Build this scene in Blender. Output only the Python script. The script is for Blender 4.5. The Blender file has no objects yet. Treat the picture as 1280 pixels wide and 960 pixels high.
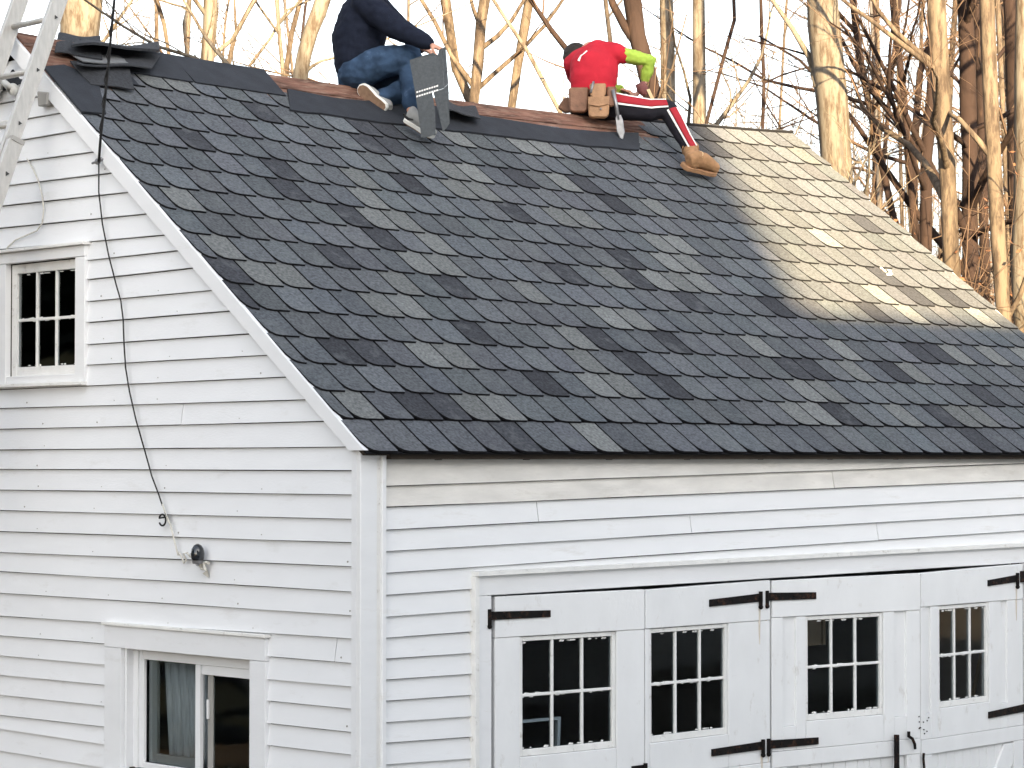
import bpy, bmesh, math, random
from mathutils import Vector, Matrix, noise
random.seed(7)
sc = bpy.context.scene
V = Vector
# ------------------------------------------------------------------ camera
F, HOR = 3234.0, 573.0                      # focal length in px of a 1280 px wide picture; horizon row
A = math.radians(46.85)                     # the front wall runs this far to the right of straight ahead
PITCH = math.atan((HOR-480)/F)
FH = V((math.cos(A), math.sin(A), 0)); RT = V((math.sin(A), -math.cos(A), 0))
FW = FH*math.cos(PITCH)+V((0, 0, math.sin(PITCH))); UP = RT.cross(FW)
CAM = V((-7.9687, -9.5263, 2.75))
def ray(x, y): return FW+RT*((x-640)/F)+UP*((480-y)/F)
def on_plane(x, y, p0, n):
    v = ray(x, y); return CAM+v*((V(p0)-CAM).dot(n)/v.dot(n))
def at_depth(x, y, d):
    v = ray(x, y); return CAM+v*(d/v.dot(FH))
cd = bpy.data.cameras.new('camera'); cam = bpy.data.objects.new('camera', cd); sc.collection.objects.link(cam)
cam.matrix_world = Matrix.Translation(CAM) @ Matrix((RT, UP, -FW)).transposed().to_4x4()
cd.sensor_width = 36; cd.lens = 36*F/1280; cd.clip_start = .1; cd.clip_end = 2000
sc.camera = cam
# ------------------------------------------------------------------ sky and sun
SUN_HEAD, SUN_EL = math.radians(58.4), math.radians(15)   # heading the light travels to, height of the sun
w = bpy.data.worlds.new('World'); sc.world = w; w.use_nodes = True
nt = w.node_tree; bg = nt.nodes['Background']; sky = nt.nodes.new('ShaderNodeTexSky')
sky.sky_type = 'NISHITA'; sky.sun_disc = False; sky.sun_elevation = SUN_EL
sd = V((math.cos(SUN_EL)*math.cos(SUN_HEAD), math.cos(SUN_EL)*math.sin(SUN_HEAD), -math.sin(SUN_EL)))
sky.sun_rotation = math.atan2(-sd.x, -sd.y); sky.air_density = 1.0; sky.dust_density = 2.5; sky.ozone_density = 1.0
hsv = nt.nodes.new('ShaderNodeHueSaturation'); hsv.inputs['Saturation'].default_value = .38
nt.links.new(sky.outputs[0], hsv.inputs['Color'])
# thin, uneven high cloud whitening the whole sky
tc = nt.nodes.new('ShaderNodeTexCoord'); nz = nt.nodes.new('ShaderNodeTexNoise'); nz.inputs['Scale'].default_value = 9; nz.inputs['Detail'].default_value = 4
rp = nt.nodes.new('ShaderNodeMapRange'); rp.inputs[1].default_value = .35; rp.inputs[2].default_value = .65; rp.inputs[3].default_value = .82; rp.inputs[4].default_value = 1.15
mul = nt.nodes.new('ShaderNodeVectorMath'); mul.operation = 'SCALE'
nt.links.new(tc.outputs['Generated'], nz.inputs['Vector']); nt.links.new(nz.outputs['Fac'], rp.inputs[0])
nt.links.new(hsv.outputs[0], mul.inputs[0]); nt.links.new(rp.outputs[0], mul.inputs['Scale'])
nt.links.new(mul.outputs[0], bg.inputs['Color']); bg.inputs['Strength'].default_value = .06
sl = bpy.data.lights.new('sun', 'SUN'); so = bpy.data.objects.new('sun', sl); sc.collection.objects.link(so)
sl.energy = 3.3; sl.angle = math.radians(.9); sl.color = (1, .76, .44)
so.rotation_euler = sd.to_track_quat('-Z', 'Y').to_euler(); so.location = (-20, -30, 30)
sc.view_settings.view_transform = 'Standard'; sc.view_settings.look = 'None'
sc.view_settings.exposure = 3.4; sc.view_settings.gamma = 1

# ------------------------------------------------------------------ materials
def mat(name, col, rough=.7, var=.12, scale=6, bump=.0, bscale=40, spec=.3, dirt=None, dirt_amt=.5, dscale=3, metal=0, stretch=(1, 1, 1), attr=None, dlo=.58):
    m = bpy.data.materials.new(name); m.use_nodes = True; N = m.node_tree.nodes; L = m.node_tree.links
    b = N['Principled BSDF']; b.inputs['Roughness'].default_value = rough; b.inputs['Specular IOR Level'].default_value = spec
    b.inputs['Metallic'].default_value = metal
    g = N.new('ShaderNodeNewGeometry'); mp = N.new('ShaderNodeMapping'); mp.inputs['Scale'].default_value = stretch
    L.new(g.outputs['Position'], mp.inputs['Vector'])
    n = N.new('ShaderNodeTexNoise'); n.inputs['Scale'].default_value = scale; n.inputs['Detail'].default_value = 6
    L.new(mp.outputs[0], n.inputs['Vector'])
    r = N.new('ShaderNodeMapRange'); r.inputs[1].default_value = .3; r.inputs[2].default_value = .7
    r.inputs[3].default_value = 1-var; r.inputs[4].default_value = 1+var; L.new(n.outputs['Fac'], r.inputs[0])
    s = N.new('ShaderNodeVectorMath'); s.operation = 'SCALE'; L.new(r.outputs[0], s.inputs['Scale'])
    if attr == 'object': oi = N.new('ShaderNodeObjectInfo'); L.new(oi.outputs['Color'], s.inputs[0])
    elif attr: oi = N.new('ShaderNodeAttribute'); oi.attribute_name = attr; L.new(oi.outputs['Color'], s.inputs[0])
    else: s.inputs[0].default_value = col[:3]
    out = s.outputs[0]
    if dirt:
        n2 = N.new('ShaderNodeTexNoise'); n2.inputs['Scale'].default_value = dscale; n2.inputs['Detail'].default_value = 9; n2.inputs['Roughness'].default_value = .7
        L.new(mp.outputs[0], n2.inputs['Vector'])
        cr = N.new('ShaderNodeMapRange'); cr.inputs[1].default_value = dlo; cr.inputs[2].default_value = dlo+.16; cr.inputs[4].default_value = dirt_amt
        L.new(n2.outputs['Fac'], cr.inputs[0])
        mx = N.new('ShaderNodeMix'); mx.data_type = 'RGBA'; L.new(cr.outputs[0], mx.inputs[0]); L.new(out, mx.inputs[6])
        mx.inputs[7].default_value = (*dirt, 1); out = mx.outputs[2]
    L.new(out, b.inputs['Base Color'])
    if bump:
        n3 = N.new('ShaderNodeTexNoise'); n3.inputs['Scale'].default_value = bscale; n3.inputs['Detail'].default_value = 5
        L.new(mp.outputs[0], n3.inputs['Vector'])
        bu = N.new('ShaderNodeBump'); bu.inputs['Strength'].default_value = bump; bu.inputs['Distance'].default_value = .01
        L.new(n3.outputs['Fac'], bu.inputs['Height']); L.new(bu.outputs[0], b.inputs['Normal'])
    return m
M = {}
M['paint'] = mat('white_paint', (.80, .805, .81), .55, .025, 5, .12, 60, dirt=(.54, .51, .45), dirt_amt=.42, dscale=5, stretch=(.5, .5, 2.5))
M['paint_cool'] = mat('white_paint_gable', (.79, .80, .815), .55, .02, 5, .10, 60, dirt=(.56, .55, .52), dirt_amt=.38, dscale=4, stretch=(.6, .6, 2))
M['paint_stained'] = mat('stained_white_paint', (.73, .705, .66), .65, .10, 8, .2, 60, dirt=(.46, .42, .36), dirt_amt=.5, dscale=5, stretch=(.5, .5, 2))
M['paint_worn'] = mat('flaking_white_paint', (.80, .795, .77), .6, .05, 12, .3, 90, dirt=(.30, .26, .22), dirt_amt=.75, dscale=16)
M['door_paint'] = mat('door_paint', (.80, .805, .805), .5, .03, 6, .15, 50, dirt=(.44, .40, .34), dirt_amt=.5, dscale=11, stretch=(1, 1, .6), dlo=.60)
M['tab'] = mat('shingle_granules', (0, 0, 0), .92, .38, 62, .8, 200, .15, stretch=(1, 1, 1), attr='object', dirt=(.16, .17, .175), dirt_amt=.6, dscale=7, dlo=.52)
M['tab_mesh'] = mat('shingle_granules_joined', (0, 0, 0), .92, .38, 62, .8, 200, .15, attr='col', dirt=(.17, .175, .18), dirt_amt=.35, dscale=12)
M['felt'] = mat('asphalt_underlay', (.030, .033, .040), .85, .15, 9, .3, 120, .2)
M['mat_black'] = mat('shingle_backing', (.012, .012, .014), .9, .1, 20, .2, 100, .15)
M['sheet'] = mat('loose_shingle', (.040, .042, .047), .9, .25, 60, .5, 300, .2)
M['sheet_held'] = mat('held_shingle', (.075, .082, .088), .9, .15, 60, .5, 300, .2)
M['sheet_grey'] = mat('shingle_underside', (.17, .175, .18), .8, .15, 20, .2, 100)
M['deck'] = mat('old_roof_boards', (.15, .075, .052), .85, .6, 7, .4, 60, .2, dirt=(.30, .20, .15), dirt_amt=.8, dscale=11, stretch=(.6, 3, 3), dlo=.50)
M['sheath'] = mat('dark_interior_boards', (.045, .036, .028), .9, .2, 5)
M['iron'] = mat('black_iron', (.007, .006, .006), .75, .3, 30, .3, 120, .15, dirt=(.10, .045, .025), dirt_amt=.7, dscale=26, dlo=.52)
M['alu'] = mat('ladder_aluminium', (.47, .455, .43), .42, .10, 14, .1, 80, .5, metal=.35, stretch=(4, 4, 1))
M['alu_dark'] = mat('ladder_rung_end', (.05, .05, .05), .6, .1)
M['rubber'] = mat('black_rubber', (.012, .012, .013), .5, .15, 60)
M['wire_pale'] = mat('pale_insulation', (.62, .60, .54), .6, .15, 60)
M['vinyl'] = mat('vinyl_frame', (.80, .81, .82), .35, .02, 5)
M['grey_plastic'] = mat('grey_plastic', (.33, .32, .30), .6, .05)
M['fixture'] = mat('off_white_fixture', (.66, .66, .63), .45, .05)
M['curtain'] = mat('grey_curtain', (.48, .47, .46), .9, .15, 10, stretch=(8, 8, .4))
M['card'] = mat('cardboard', (.42, .30, .20), .8, .1)
M['jacket'] = mat('navy_fleece', (.010, .013, .024), .95, .2, 25, .4, 160, .15)
M['denim'] = mat('denim', (.030, .055, .100), .9, .35, 14, .4, 200, .15, dirt=(.11, .15, .21), dirt_amt=.65, dscale=7)
M['skin'] = mat('skin', (.50, .26, .18), .55, .06, 20, .1, 120)
M['hair'] = mat('dark_hair', (.02, .015, .012), .7, .2, 60)
M['cap'] = mat('grey_cap', (.40, .38, .34), .8, .1, 30)
M['shoe'] = mat('light_grey_sneaker', (.30, .30, .29), .7, .1, 30)
M['sole'] = mat('white_rubber_sole', (.75, .74, .70), .6, .05)
M['sole_brown'] = mat('brown_outsole', (.20, .125, .08), .8, .2, 40, .4, 200)
M['shirt'] = mat('red_shirt', (.40, .016, .030), .85, .12, 9, .2, 100, .2)
M['lime'] = mat('lime_sleeve', (.30, .42, .06), .8, .1, 12, .2, 100, .2)
M['black_cloth'] = mat('black_trousers', (.012, .011, .016), .85, .1, 12, .2, 100, .25)
M['red_stripe'] = mat('red_stripe', (.30, .015, .025), .8, .08)
M['white_stripe'] = mat('white_stripe', (.72, .70, .68), .8, .03)
M['leather'] = mat('tan_leather', (.30, .165, .085), .65, .2, 20, .3, 90, .35)
M['leather_dark'] = mat('brown_leather', (.17, .085, .05), .65, .25, 20, .3, 90, .35)
M['boot'] = mat('tan_boot', (.30, .165, .08), .75, .2, 24, .3, 120)
M['steel'] = mat('worn_steel', (.25, .25, .26), .4, .15, 30, metal=.6)
M['glove'] = mat('work_glove', (.16, .06, .055), .85, .25, 30, .3, 120)
M['wood_handle'] = mat('pale_wood', (.58, .42, .24), .6, .1, 20)
M['bark_pale'] = mat('pale_bark', (.122, .108, .090), .9, .28, 9, 1, 14, .1, dirt=(.05, .036, .026), dirt_amt=.9, dscale=22, stretch=(1, 1, .2), dlo=.46)
M['bark_mid'] = mat('tan_bark', (.100, .078, .058), .9, .25, 7, .8, 30, .15, dirt=(.034, .025, .02), dirt_amt=.9, dscale=20, stretch=(1, 1, .22), dlo=.43)
M['bark_dark'] = mat('dark_bark', (.024, .016, .014), .95, .3, 6, .8, 30, .1, dirt=(.07, .042, .028), dirt_amt=.6, dscale=8, stretch=(1, 1, .3))
M['twig_brown'] = mat('brown_twigs', (.085, .055, .038), .9, .25, 4)
M['twig_pale'] = mat('pale_twigs', (.12, .095, .07), .9, .25, 4)
M['twig_grey'] = mat('grey_twigs', (.075, .068, .066), .9, .25, 4)
M['leaves'] = mat('dry_leaves', (.13, .058, .03), .9, .35, 12)
M['ground'] = mat('leaf_litter', (.07, .05, .032), .95, .3, 2, .5, 12, dirt=(.04, .034, .024), dirt_amt=.7, dscale=.6)
M['drive'] = mat('pale_gravel_drive', (.34, .33, .31), .9, .15, 20, .4, 80)
M['house_wall'] = mat('pale_siding', (.72, .71, .68), .8, .08, 3, .2, 20, stretch=(.3, .3, 8))
M['concrete'] = mat('concrete', (.32, .31, .29), .9, .1, 4, .3, 30)
def glass():
    m = bpy.data.materials.new('window_glass'); m.use_nodes = True; N = m.node_tree.nodes; L = m.node_tree.links
    N.remove(N['Principled BSDF']); t = N.new('ShaderNodeBsdfTransparent'); t.inputs[0].default_value = (.78, .82, .84, 1)
    g = N.new('ShaderNodeBsdfGlossy'); g.inputs['Roughness'].default_value = .03; f = N.new('ShaderNodeFresnel'); f.inputs[0].default_value = 1.15
    nz = N.new('ShaderNodeTexNoise'); nz.inputs['Scale'].default_value = 5; bu = N.new('ShaderNodeBump'); bu.inputs['Strength'].default_value = .04; bu.inputs['Distance'].default_value = .01
    tcn = N.new('ShaderNodeNewGeometry'); L.new(tcn.outputs['Position'], nz.inputs['Vector']); L.new(nz.outputs['Fac'], bu.inputs['Height']); L.new(bu.outputs[0], g.inputs['Normal'])
    x = N.new('ShaderNodeMixShader'); L.new(f.outputs[0], x.inputs[0]); L.new(t.outputs[0], x.inputs[1]); L.new(g.outputs[0], x.inputs[2])
    L.new(x.outputs[0], N['Material Output'].inputs['Surface']); return m
M['glass'] = glass(); M['rust'] = mat('rust_stained_paint', (.66, .60, .52), .7, .10, 30, dirt=(.50, .38, .28), dirt_amt=.6, dscale=30)

# ------------------------------------------------------------------ mesh helpers
col = sc.collection
def link(name, me, parent=None, m=None):
    o = bpy.data.objects.new(name, me); col.objects.link(o)
    if m is not None: me.materials.append(M[m] if isinstance(m, str) else m)
    if parent is not None: o.parent = parent; o.matrix_parent_inverse = parent.matrix_basis.inverted()
    return o
def empty(name, loc, label, cat, group=None):
    o = bpy.data.objects.new(name, None); col.objects.link(o); o.location = loc
    o['label'] = label; o['category'] = cat
    if group: o['group'] = group
    return o
def tag(o, label, cat, group=None):
    o['label'] = label; o['category'] = cat
    if group: o['group'] = group
    return o
class MB:
    def __init__(s): s.v = []; s.f = []
    def prism(s, front, back):
        n = len(front); b = len(s.v); s.v += [V(p) for p in front]+[V(p) for p in back]
        s.f.append(tuple(range(b, b+n))); s.f.append(tuple(reversed(range(b+n, b+2*n))))
        for i in range(n):
            j = (i+1) % n; s.f.append((b+i, b+n+i, b+n+j, b+j))
    def box(s, a, c):
        x0, y0, z0 = a; x1, y1, z1 = c
        s.prism([(x0, y0, z1), (x1, y0, z1), (x1, y1, z1), (x0, y1, z1)], [(x0, y0, z0), (x1, y0, z0), (x1, y1, z0), (x0, y1, z0)])
    def tube(s, pts, rad, n=6, cap=True, side=None):
        pts = [V(p) for p in pts]; k = len(pts)
        if not hasattr(rad, '__len__'): rad = [rad]*k
        prev = None; b = len(s.v)
        for i, p in enumerate(pts):
            d = (pts[min(i+1, k-1)]-pts[max(i-1, 0)])
            d = d.normalized() if d.length > 1e-9 else V((0, 0, 1))
            if side is not None: a = V(side)-d*V(side).dot(d)
            elif prev is None: a = d.cross(V((0, 0, 1)) if abs(d.z) < .9 else V((1, 0, 0)))
            else: a = prev-d*prev.dot(d)
            a = a.normalized() if a.length > 1e-6 else d.orthogonal().normalized(); prev = a; c = d.cross(a)
            r = rad[i]; ra, rc = (r if hasattr(r, '__len__') else (r, r))
            for j in range(n):
                t = 2*math.pi*j/n; s.v.append(p+a*(math.cos(t)*ra)+c*(math.sin(t)*rc))
        for i in range(k-1):
            for j in range(n):
                q = (j+1) % n; s.f.append((b+i*n+j, b+i*n+q, b+(i+1)*n+q, b+(i+1)*n+j))
        if cap: s.f.append(tuple(b+j for j in reversed(range(n)))); s.f.append(tuple(b+(k-1)*n+j for j in range(n)))
    def ball(s, c, r, R=None, seg=12, ring=8):
        r = r if hasattr(r, '__len__') else (r, r, r); b = len(s.v); c = V(c)
        for i in range(ring+1):
            ph = math.pi*i/ring
            for j in range(seg):
                t = 2*math.pi*j/seg; p = V((r[0]*math.sin(ph)*math.cos(t), r[1]*math.sin(ph)*math.sin(t), r[2]*math.cos(ph)))
                s.v.append(c+(R @ p if R is not None else p))
        for i in range(ring):
            for j in range(seg):
                q = (j+1) % seg; s.f.append((b+i*seg+j, b+(i+1)*seg+j, b+(i+1)*seg+q, b+i*seg+q))
    def mesh(s, name):
        me = bpy.data.meshes.new(name); me.from_pydata([tuple(p) for p in s.v], [], s.f); me.validate(); me.update(); return me
    def build(s, name, m, parent=None, smooth=False, bevel=0):
        me = s.mesh(name)
        if smooth: me.polygons.foreach_set('use_smooth', [True]*len(me.polygons))
        o = link(name, me, parent, m)
        if bevel:
            bv = o.modifiers.new('bevel', 'BEVEL'); bv.width = bevel; bv.segments = 1; bv.limit_method = 'ANGLE'
        return o
class Fr:                                   # a wall plane: origin, direction along it, outward normal
    def __init__(s, o, U, N): s.o = V(o); s.U = V(U).normalized(); s.N = V(N).normalized()
    def P(s, u, v, off=0): return V((s.o.x, s.o.y, 0))+s.U*u+V((0, 0, v))+s.N*off
    def uv(s, x, y, off=0):
        p = on_plane(x, y, s.o+s.N*off, s.N)-(s.o+s.N*off); return (p.dot(s.U), p.z+s.o.z)
    def slab(s, mb, poly, o0, o1): mb.prism([s.P(u, v, o1) for u, v in poly], [s.P(u, v, o0) for u, v in poly])
    def pslab(s, mb, pix, o0, o1): s.slab(mb, [s.uv(x, y, o1) for x, y in pix], o0, o1)
    def rect(s, mb, u0, v0, u1, v1, o0, o1): s.slab(mb, [(u0, v0), (u1, v0), (u1, v1), (u0, v1)], o0, o1)
def clip(poly, a, b, c):                    # keep a*u+b*v<=c
    out = []
    for i in range(len(poly)):
        p, q = poly[i], poly[(i+1) % len(poly)]; fp = a*p[0]+b*p[1]-c; fq = a*q[0]+b*q[1]-c
        if fp <= 0: out.append(p)
        if (fp < 0 < fq) or (fq < 0 < fp):
            t = fp/(fp-fq); out.append((p[0]+(q[0]-p[0])*t, p[1]+(q[1]-p[1])*t))
    return out
def area(p): return abs(sum(p[i][0]*p[(i+1) % len(p)][1]-p[(i+1) % len(p)][0]*p[i][1] for i in range(len(p))))/2
def minus(poly, holes):
    parts = [poly]
    for (u0, v0, u1, v1) in holes:
        nxt = []
        for p in parts:
            l = clip(p, 1, 0, u0); r = clip(p, -1, 0, -u1); m = clip(clip(p, 1, 0, u1), -1, 0, -u0)
            nxt += [l, r, clip(m, 0, 1, v0) if m else [], clip(m, 0, -1, -v1) if m else []]
        parts = [p for p in nxt if len(p) > 2 and area(p) > 1e-5]
    return parts

# ------------------------------------------------------------------ ground, drive, hillside
def hill(x, y):
    d = (V((x, y, 0))-V((CAM.x, CAM.y, 0))).dot(FH)
    return max(0, min(4.2, (d-24)*.16))+.25*noise.noise(V((x*.15, y*.15, 3))) if d > 20 else 0
def terrain():
    xs = [-600, -200, -80, -40, -25]+[-15+i*1.5 for i in range(37)]+[45, 60, 90, 200, 600]
    ys = [-600, -200, -80, -40, -20, -10, -2]+[4+i*1.5 for i in range(30)]+[55, 75, 110, 200, 600]
    mb = MB()
    for y in ys:
        for x in xs: mb.v.append((x, y, hill(x, y)-.02))
    n = len(xs)
    for j in range(len(ys)-1):
        for i in range(n-1): mb.f.append((j*n+i, j*n+i+1, (j+1)*n+i+1, (j+1)*n+i))
    o = mb.build('ground', 'ground', smooth=True); o['kind'] = 'structure'
terrain()
mb = MB(); mb.box((-1.2, -11.9, -.05), (8.5, 0.0, .03)); o = mb.build('driveway', 'drive'); o['kind'] = 'structure'

# ------------------------------------------------------------------ garage
S, E, ROWS, TW, LX = 3.9696, .2335, 17, .1945, 6.80
EZ, RZ, RY = 2.792, 5.1925, 3.1616
TH = math.atan2(RZ-EZ, RY); RN = V((0, -math.sin(TH), math.cos(TH))); RU = V((0, math.cos(TH), math.sin(TH)))
def sag(x, s): return .075*max(0, math.sin(math.pi*min(max(x/LX, 0), 1)))**.8*(max(s, 0)/S)**1.5
def RP(x, s, h=0): return V((x, 0, EZ-sag(x, s)))+RU*s+RN*h
def roof_xs(px, py):
    p = on_plane(px, py, (0, 0, EZ), RN); x = p.x; s = (p-V((0, 0, EZ))).dot(RU)
    return x, s+sag(x, s)*1.25
garage = empty('garage', (0, 0, 0), 'white clapboard garage with a half finished grey shingle roof', 'garage')
G = Fr((.02, 0, 0), (0, 1, 0), (-1, 0, 0)); FR = Fr((0, .06, 0), (1, 0, 0), (0, -1, 0))
WB = 2*RY                                   # building depth along the gable
UW = G.uv(8, 330)[0], G.uv(50, 458)[1], G.uv(97, 324)[0], G.uv(50, 331)[1]   # upper window opening (u of left, bottom, u of right, top)
up_hole = (UW[2], UW[1]-.05, 3.20, UW[3]+.02)
LWt = G.uv(315, 824); LWl = G.uv(155, 812)
lo_hole = (LWt[0], 1.10, LWl[0], LWt[1]-.005)
# -- gable wall
wm = MB(); rake = lambda u, off: min(EZ+u*math.tan(TH), EZ+(WB-u)*math.tan(TH))-off
pent = [(.09, 0), (WB-.03, 0), (WB-.03, 2.74), (RY, RZ-.15), (.09, 2.72)]
for p in minus(pent, [up_hole, lo_hole]): G.slab(wm, p, -.07, -.022)
gwall = wm.build('gable_wall', 'sheath', garage)
LG = [(95, 163, 29, 174), (119, 189, 40, 199), (120, 218, 28, 227.5), (120, 244, 20, 252.5), (120, 273, 11, 282.6), (208, 293, 111, 299.5),
 (225, 312.5, 111, 324.6), (240, 334.6, 111.6, 349), (269, 361.8, 111.6, 376), (289.6, 388, 111.6, 402.5), (313, 416.7, 111, 430), (336, 443, 111.6, 455.4), (359.6, 470.6, 111, 481.6), (385, 499, 0, 509.9),
 (408, 526, 0, 536), (434, 558, 0, 562), (446, 588, 0, 586), (446, 618, 0, 612), (446, 648.5, 0, 637.6), (446, 678, 0, 664), (446, 708, 0, 690),
 (446, 739.5, 0, 714), (446, 769, 0, 741), (420, 796.5, 100, 776), (420, 827, 100, 802), (420, 856, 100, 828), (420, 884, 100, 853), (420, 913, 100, 879), (420, 941, 100, 905)]
lines = []
for a in LG:
    u0, v0 = G.uv(a[0], a[1]); u1, v1 = G.uv(a[2], a[3]); k = (v1-v0)/(u1-u0); k = max(-.012, min(.012, k))
    lines.append((v0-k*u0, k))
tops = [(lines[0][0]+.115*(3-i), lines[0][1]) for i in range(3)]
lines = tops+lines
while lines[-1][0] > .25: lines.append((lines[-1][0]-.127, .004))
prevl = (lines[0][0]+.12, 0)
T = math.tan(TH)
def islands(mb):
    # weld touching pieces, drop the hidden faces between them, and return one builder per separate piece
    key = {}; idx = []
    vs = []
    for p in mb.v:
        k = (round(p.x, 4), round(p.y, 4), round(p.z, 4))
        if k not in key: key[k] = len(vs); vs.append(p)
        idx.append(key[k])
    fs = {}
    for f in mb.f:
        g = []
        for i in f:
            i = idx[i]
            if not g or g[-1] != i: g.append(i)
        if len(g) > 1 and g[0] == g[-1]: g.pop()
        if len(g) > 2: fs.setdefault(frozenset(g), []).append(tuple(g))
    faces = [v[0] for v in fs.values() if len(v) == 1]
    par_ = list(range(len(vs)))
    def find(a):
        while par_[a] != a: par_[a] = par_[par_[a]]; a = par_[a]
        return a
    for f in faces:
        for i in f[1:]: par_[find(i)] = find(f[0])
    out = {}
    for f in faces:
        m = out.setdefault(find(f[0]), (MB(), {})); g = []
        for i in f:
            if i not in m[1]: m[1][i] = len(m[0].v); m[0].v.append(vs[i])
            g.append(m[1][i])
        m[0].f.append(tuple(g))
    return [m[0] for m in out.values()]
def board(fr, bot, top, u0, u1, holes, par, m, clips=(), name='clapboard', joint=None):
    gp = .0046
    segs = [(u0, u1)] if not joint else [(u0, joint-.0025), (joint+.0025, u1)]
    out = []
    for (a, b) in segs:
        n = max(1, int((b-a)/.7)); js = [random.uniform(-.0016, .0016) for _ in range(n+1)]
        us = [a+(b-a)*i/n for i in range(n+1)]; mb = MB()
        for i in range(n):
            q = [(us[i], bot[0]+bot[1]*us[i]+js[i]), (us[i+1], bot[0]+bot[1]*us[i+1]+js[i+1]), (us[i+1], top[0]+top[1]*us[i+1]-gp), (us[i], top[0]+top[1]*us[i]-gp)]
            for c in clips: q = clip(q, *c) if q else q
            if len(q) < 3: continue
            for p in minus(q, holes):
                f = []
                for u, v in p:
                    h = (v-bot[0]-bot[1]*u)/max(.05, (top[0]+top[1]*u-bot[0]-bot[1]*u)); f.append(fr.P(u, v, .005-.018*h))
                mb.prism(f, [fr.P(u, v, -.021) for u, v in p])
        for isl in islands(mb): out.append(isl.build(name, m, par))
    return out
joints = {17: 1.52, 27: .25}
gh = [(up_hole[0]-.03, up_hole[1]-.02, up_hole[2]+.03, up_hole[3]+.06), (lo_hole[0]-.03, 1.0, lo_hole[2]+.03, lo_hole[3]+.04)]
for i, l in enumerate(lines):
    t = prevl; prevl = l
    board(G, l, t, .055, WB-.05, gh, gwall, 'paint_cool', [(-T, 1, EZ-.075), (T, 1, EZ+WB*T-.075)], joint=joints.get(i))
# nail heads and small chips in the gable siding
mb = MB(); rn = random.Random(12)
for l in lines[3:34]:
    for u in (.13, .95, 1.62, 2.25, 2.9):
        if rn.random() < .45: continue
        u += rn.uniform(-.12, .12); v = l[0]+l[1]*u+.022+rn.uniform(-.004, .004)
        if min(u*T, 9)+EZ-.12 < v or any(h[0]-.05 < u < h[2]+.05 and h[1]-.05 < v < h[3]+.05 for h in gh): continue
        c_ = G.P(u, v, .0015); r_ = rn.choice([.0026, .003, .005]); mb.prism([c_+V((-.003, r_*math.cos(t), r_*math.sin(t))) for t in [-q*1.047 for q in range(6)]], [c_+V((.004, r_*math.cos(t), r_*math.sin(t))) for t in [-q*1.047 for q in range(6)]])
mb.build('nail_heads', 'grey_plastic', gwall)['kind'] = 'stuff'
# -- front wall
door_hole = (.88, 0, 5.36, 2.13)
wm = MB()
for p in minus([(.03, 0), (LX-.1, 0), (LX-.1, 2.77), (.03, 2.77)], [door_hole]): FR.slab(wm, p, -.08, -.022)
fwall = wm.build('front_wall', 'sheath', garage)
FL = [(606.75, 579), (633, 600), (661.25, 621), (688, 642), (715, 663)]
fl = []
for a, b in FL:
    u0, v0 = FR.uv(495, a); u1, v1 = FR.uv(1280, b); k = (v1-v0)/(u1-u0); fl.append((v0-k*u0, k))
for y in (742, 769, 795.5, 822, 848, 874.5, 901, 927, 953.5):
    u0, v0 = FR.uv(495, y+.5); u1, v1 = FR.uv(595, y-6.5); k = (v1-v0)/(u1-u0); fl.append((v0-k*u0, k))
while fl[-1][0] > .2: fl.append((fl[-1][0]-.105, fl[-1][1]*.95))
pv = (2.79, 0.002)
fh_ = [(.80, 0, 5.46, 2.175)]
fj = {1: 3.55, 3: 2.35, 4: 3.95, 2: 1.2}
for i, l in enumerate(fl):
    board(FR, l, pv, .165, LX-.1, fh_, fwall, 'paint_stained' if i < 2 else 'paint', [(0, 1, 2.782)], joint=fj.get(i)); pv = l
# corner boards
mb = MB(); mb.box((.012, .052, 0), (.118, .085, 2.79)); mb.build('corner_board', 'paint', garage, bevel=.004)
mb = MB(); mb.box((.0145, .0852, 0), (.04, .125, 2.80)); mb.build('corner_board', 'paint_cool', garage, bevel=.003)
mb = MB(); mb.box((.1182, .058, 0), (.140, .085, 2.79)); mb.build('corner_board', 'paint_worn', garage)
mb = MB(); mb.box((.1402, .040, 0), (.168, .085, 2.79)); mb.build('corner_board', 'paint', garage, bevel=.004)
# back and far walls
mb = MB(); mb.box((.09, WB-.12, 0), (LX-.1, WB-.03, 2.74)); mb.build('back_wall', 'paint', garage)
FG = Fr((LX-.03, 0, 0), (0, 1, 0), (1, 0, 0)); wm = MB(); FG.slab(wm, pent, -.07, -.0); wm.build('far_gable_wall', 'paint', garage)
mb = MB(); mb.box((.1, .15, 0), (LX-.12, WB-.13, .06)); mb.build('floor_slab', 'concrete', garage)
mb = MB(); mb.box((.1, .15, 2.36), (LX-.12, WB-.13, 2.40)); mb.build('loft_floor', 'sheath', garage)
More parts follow.
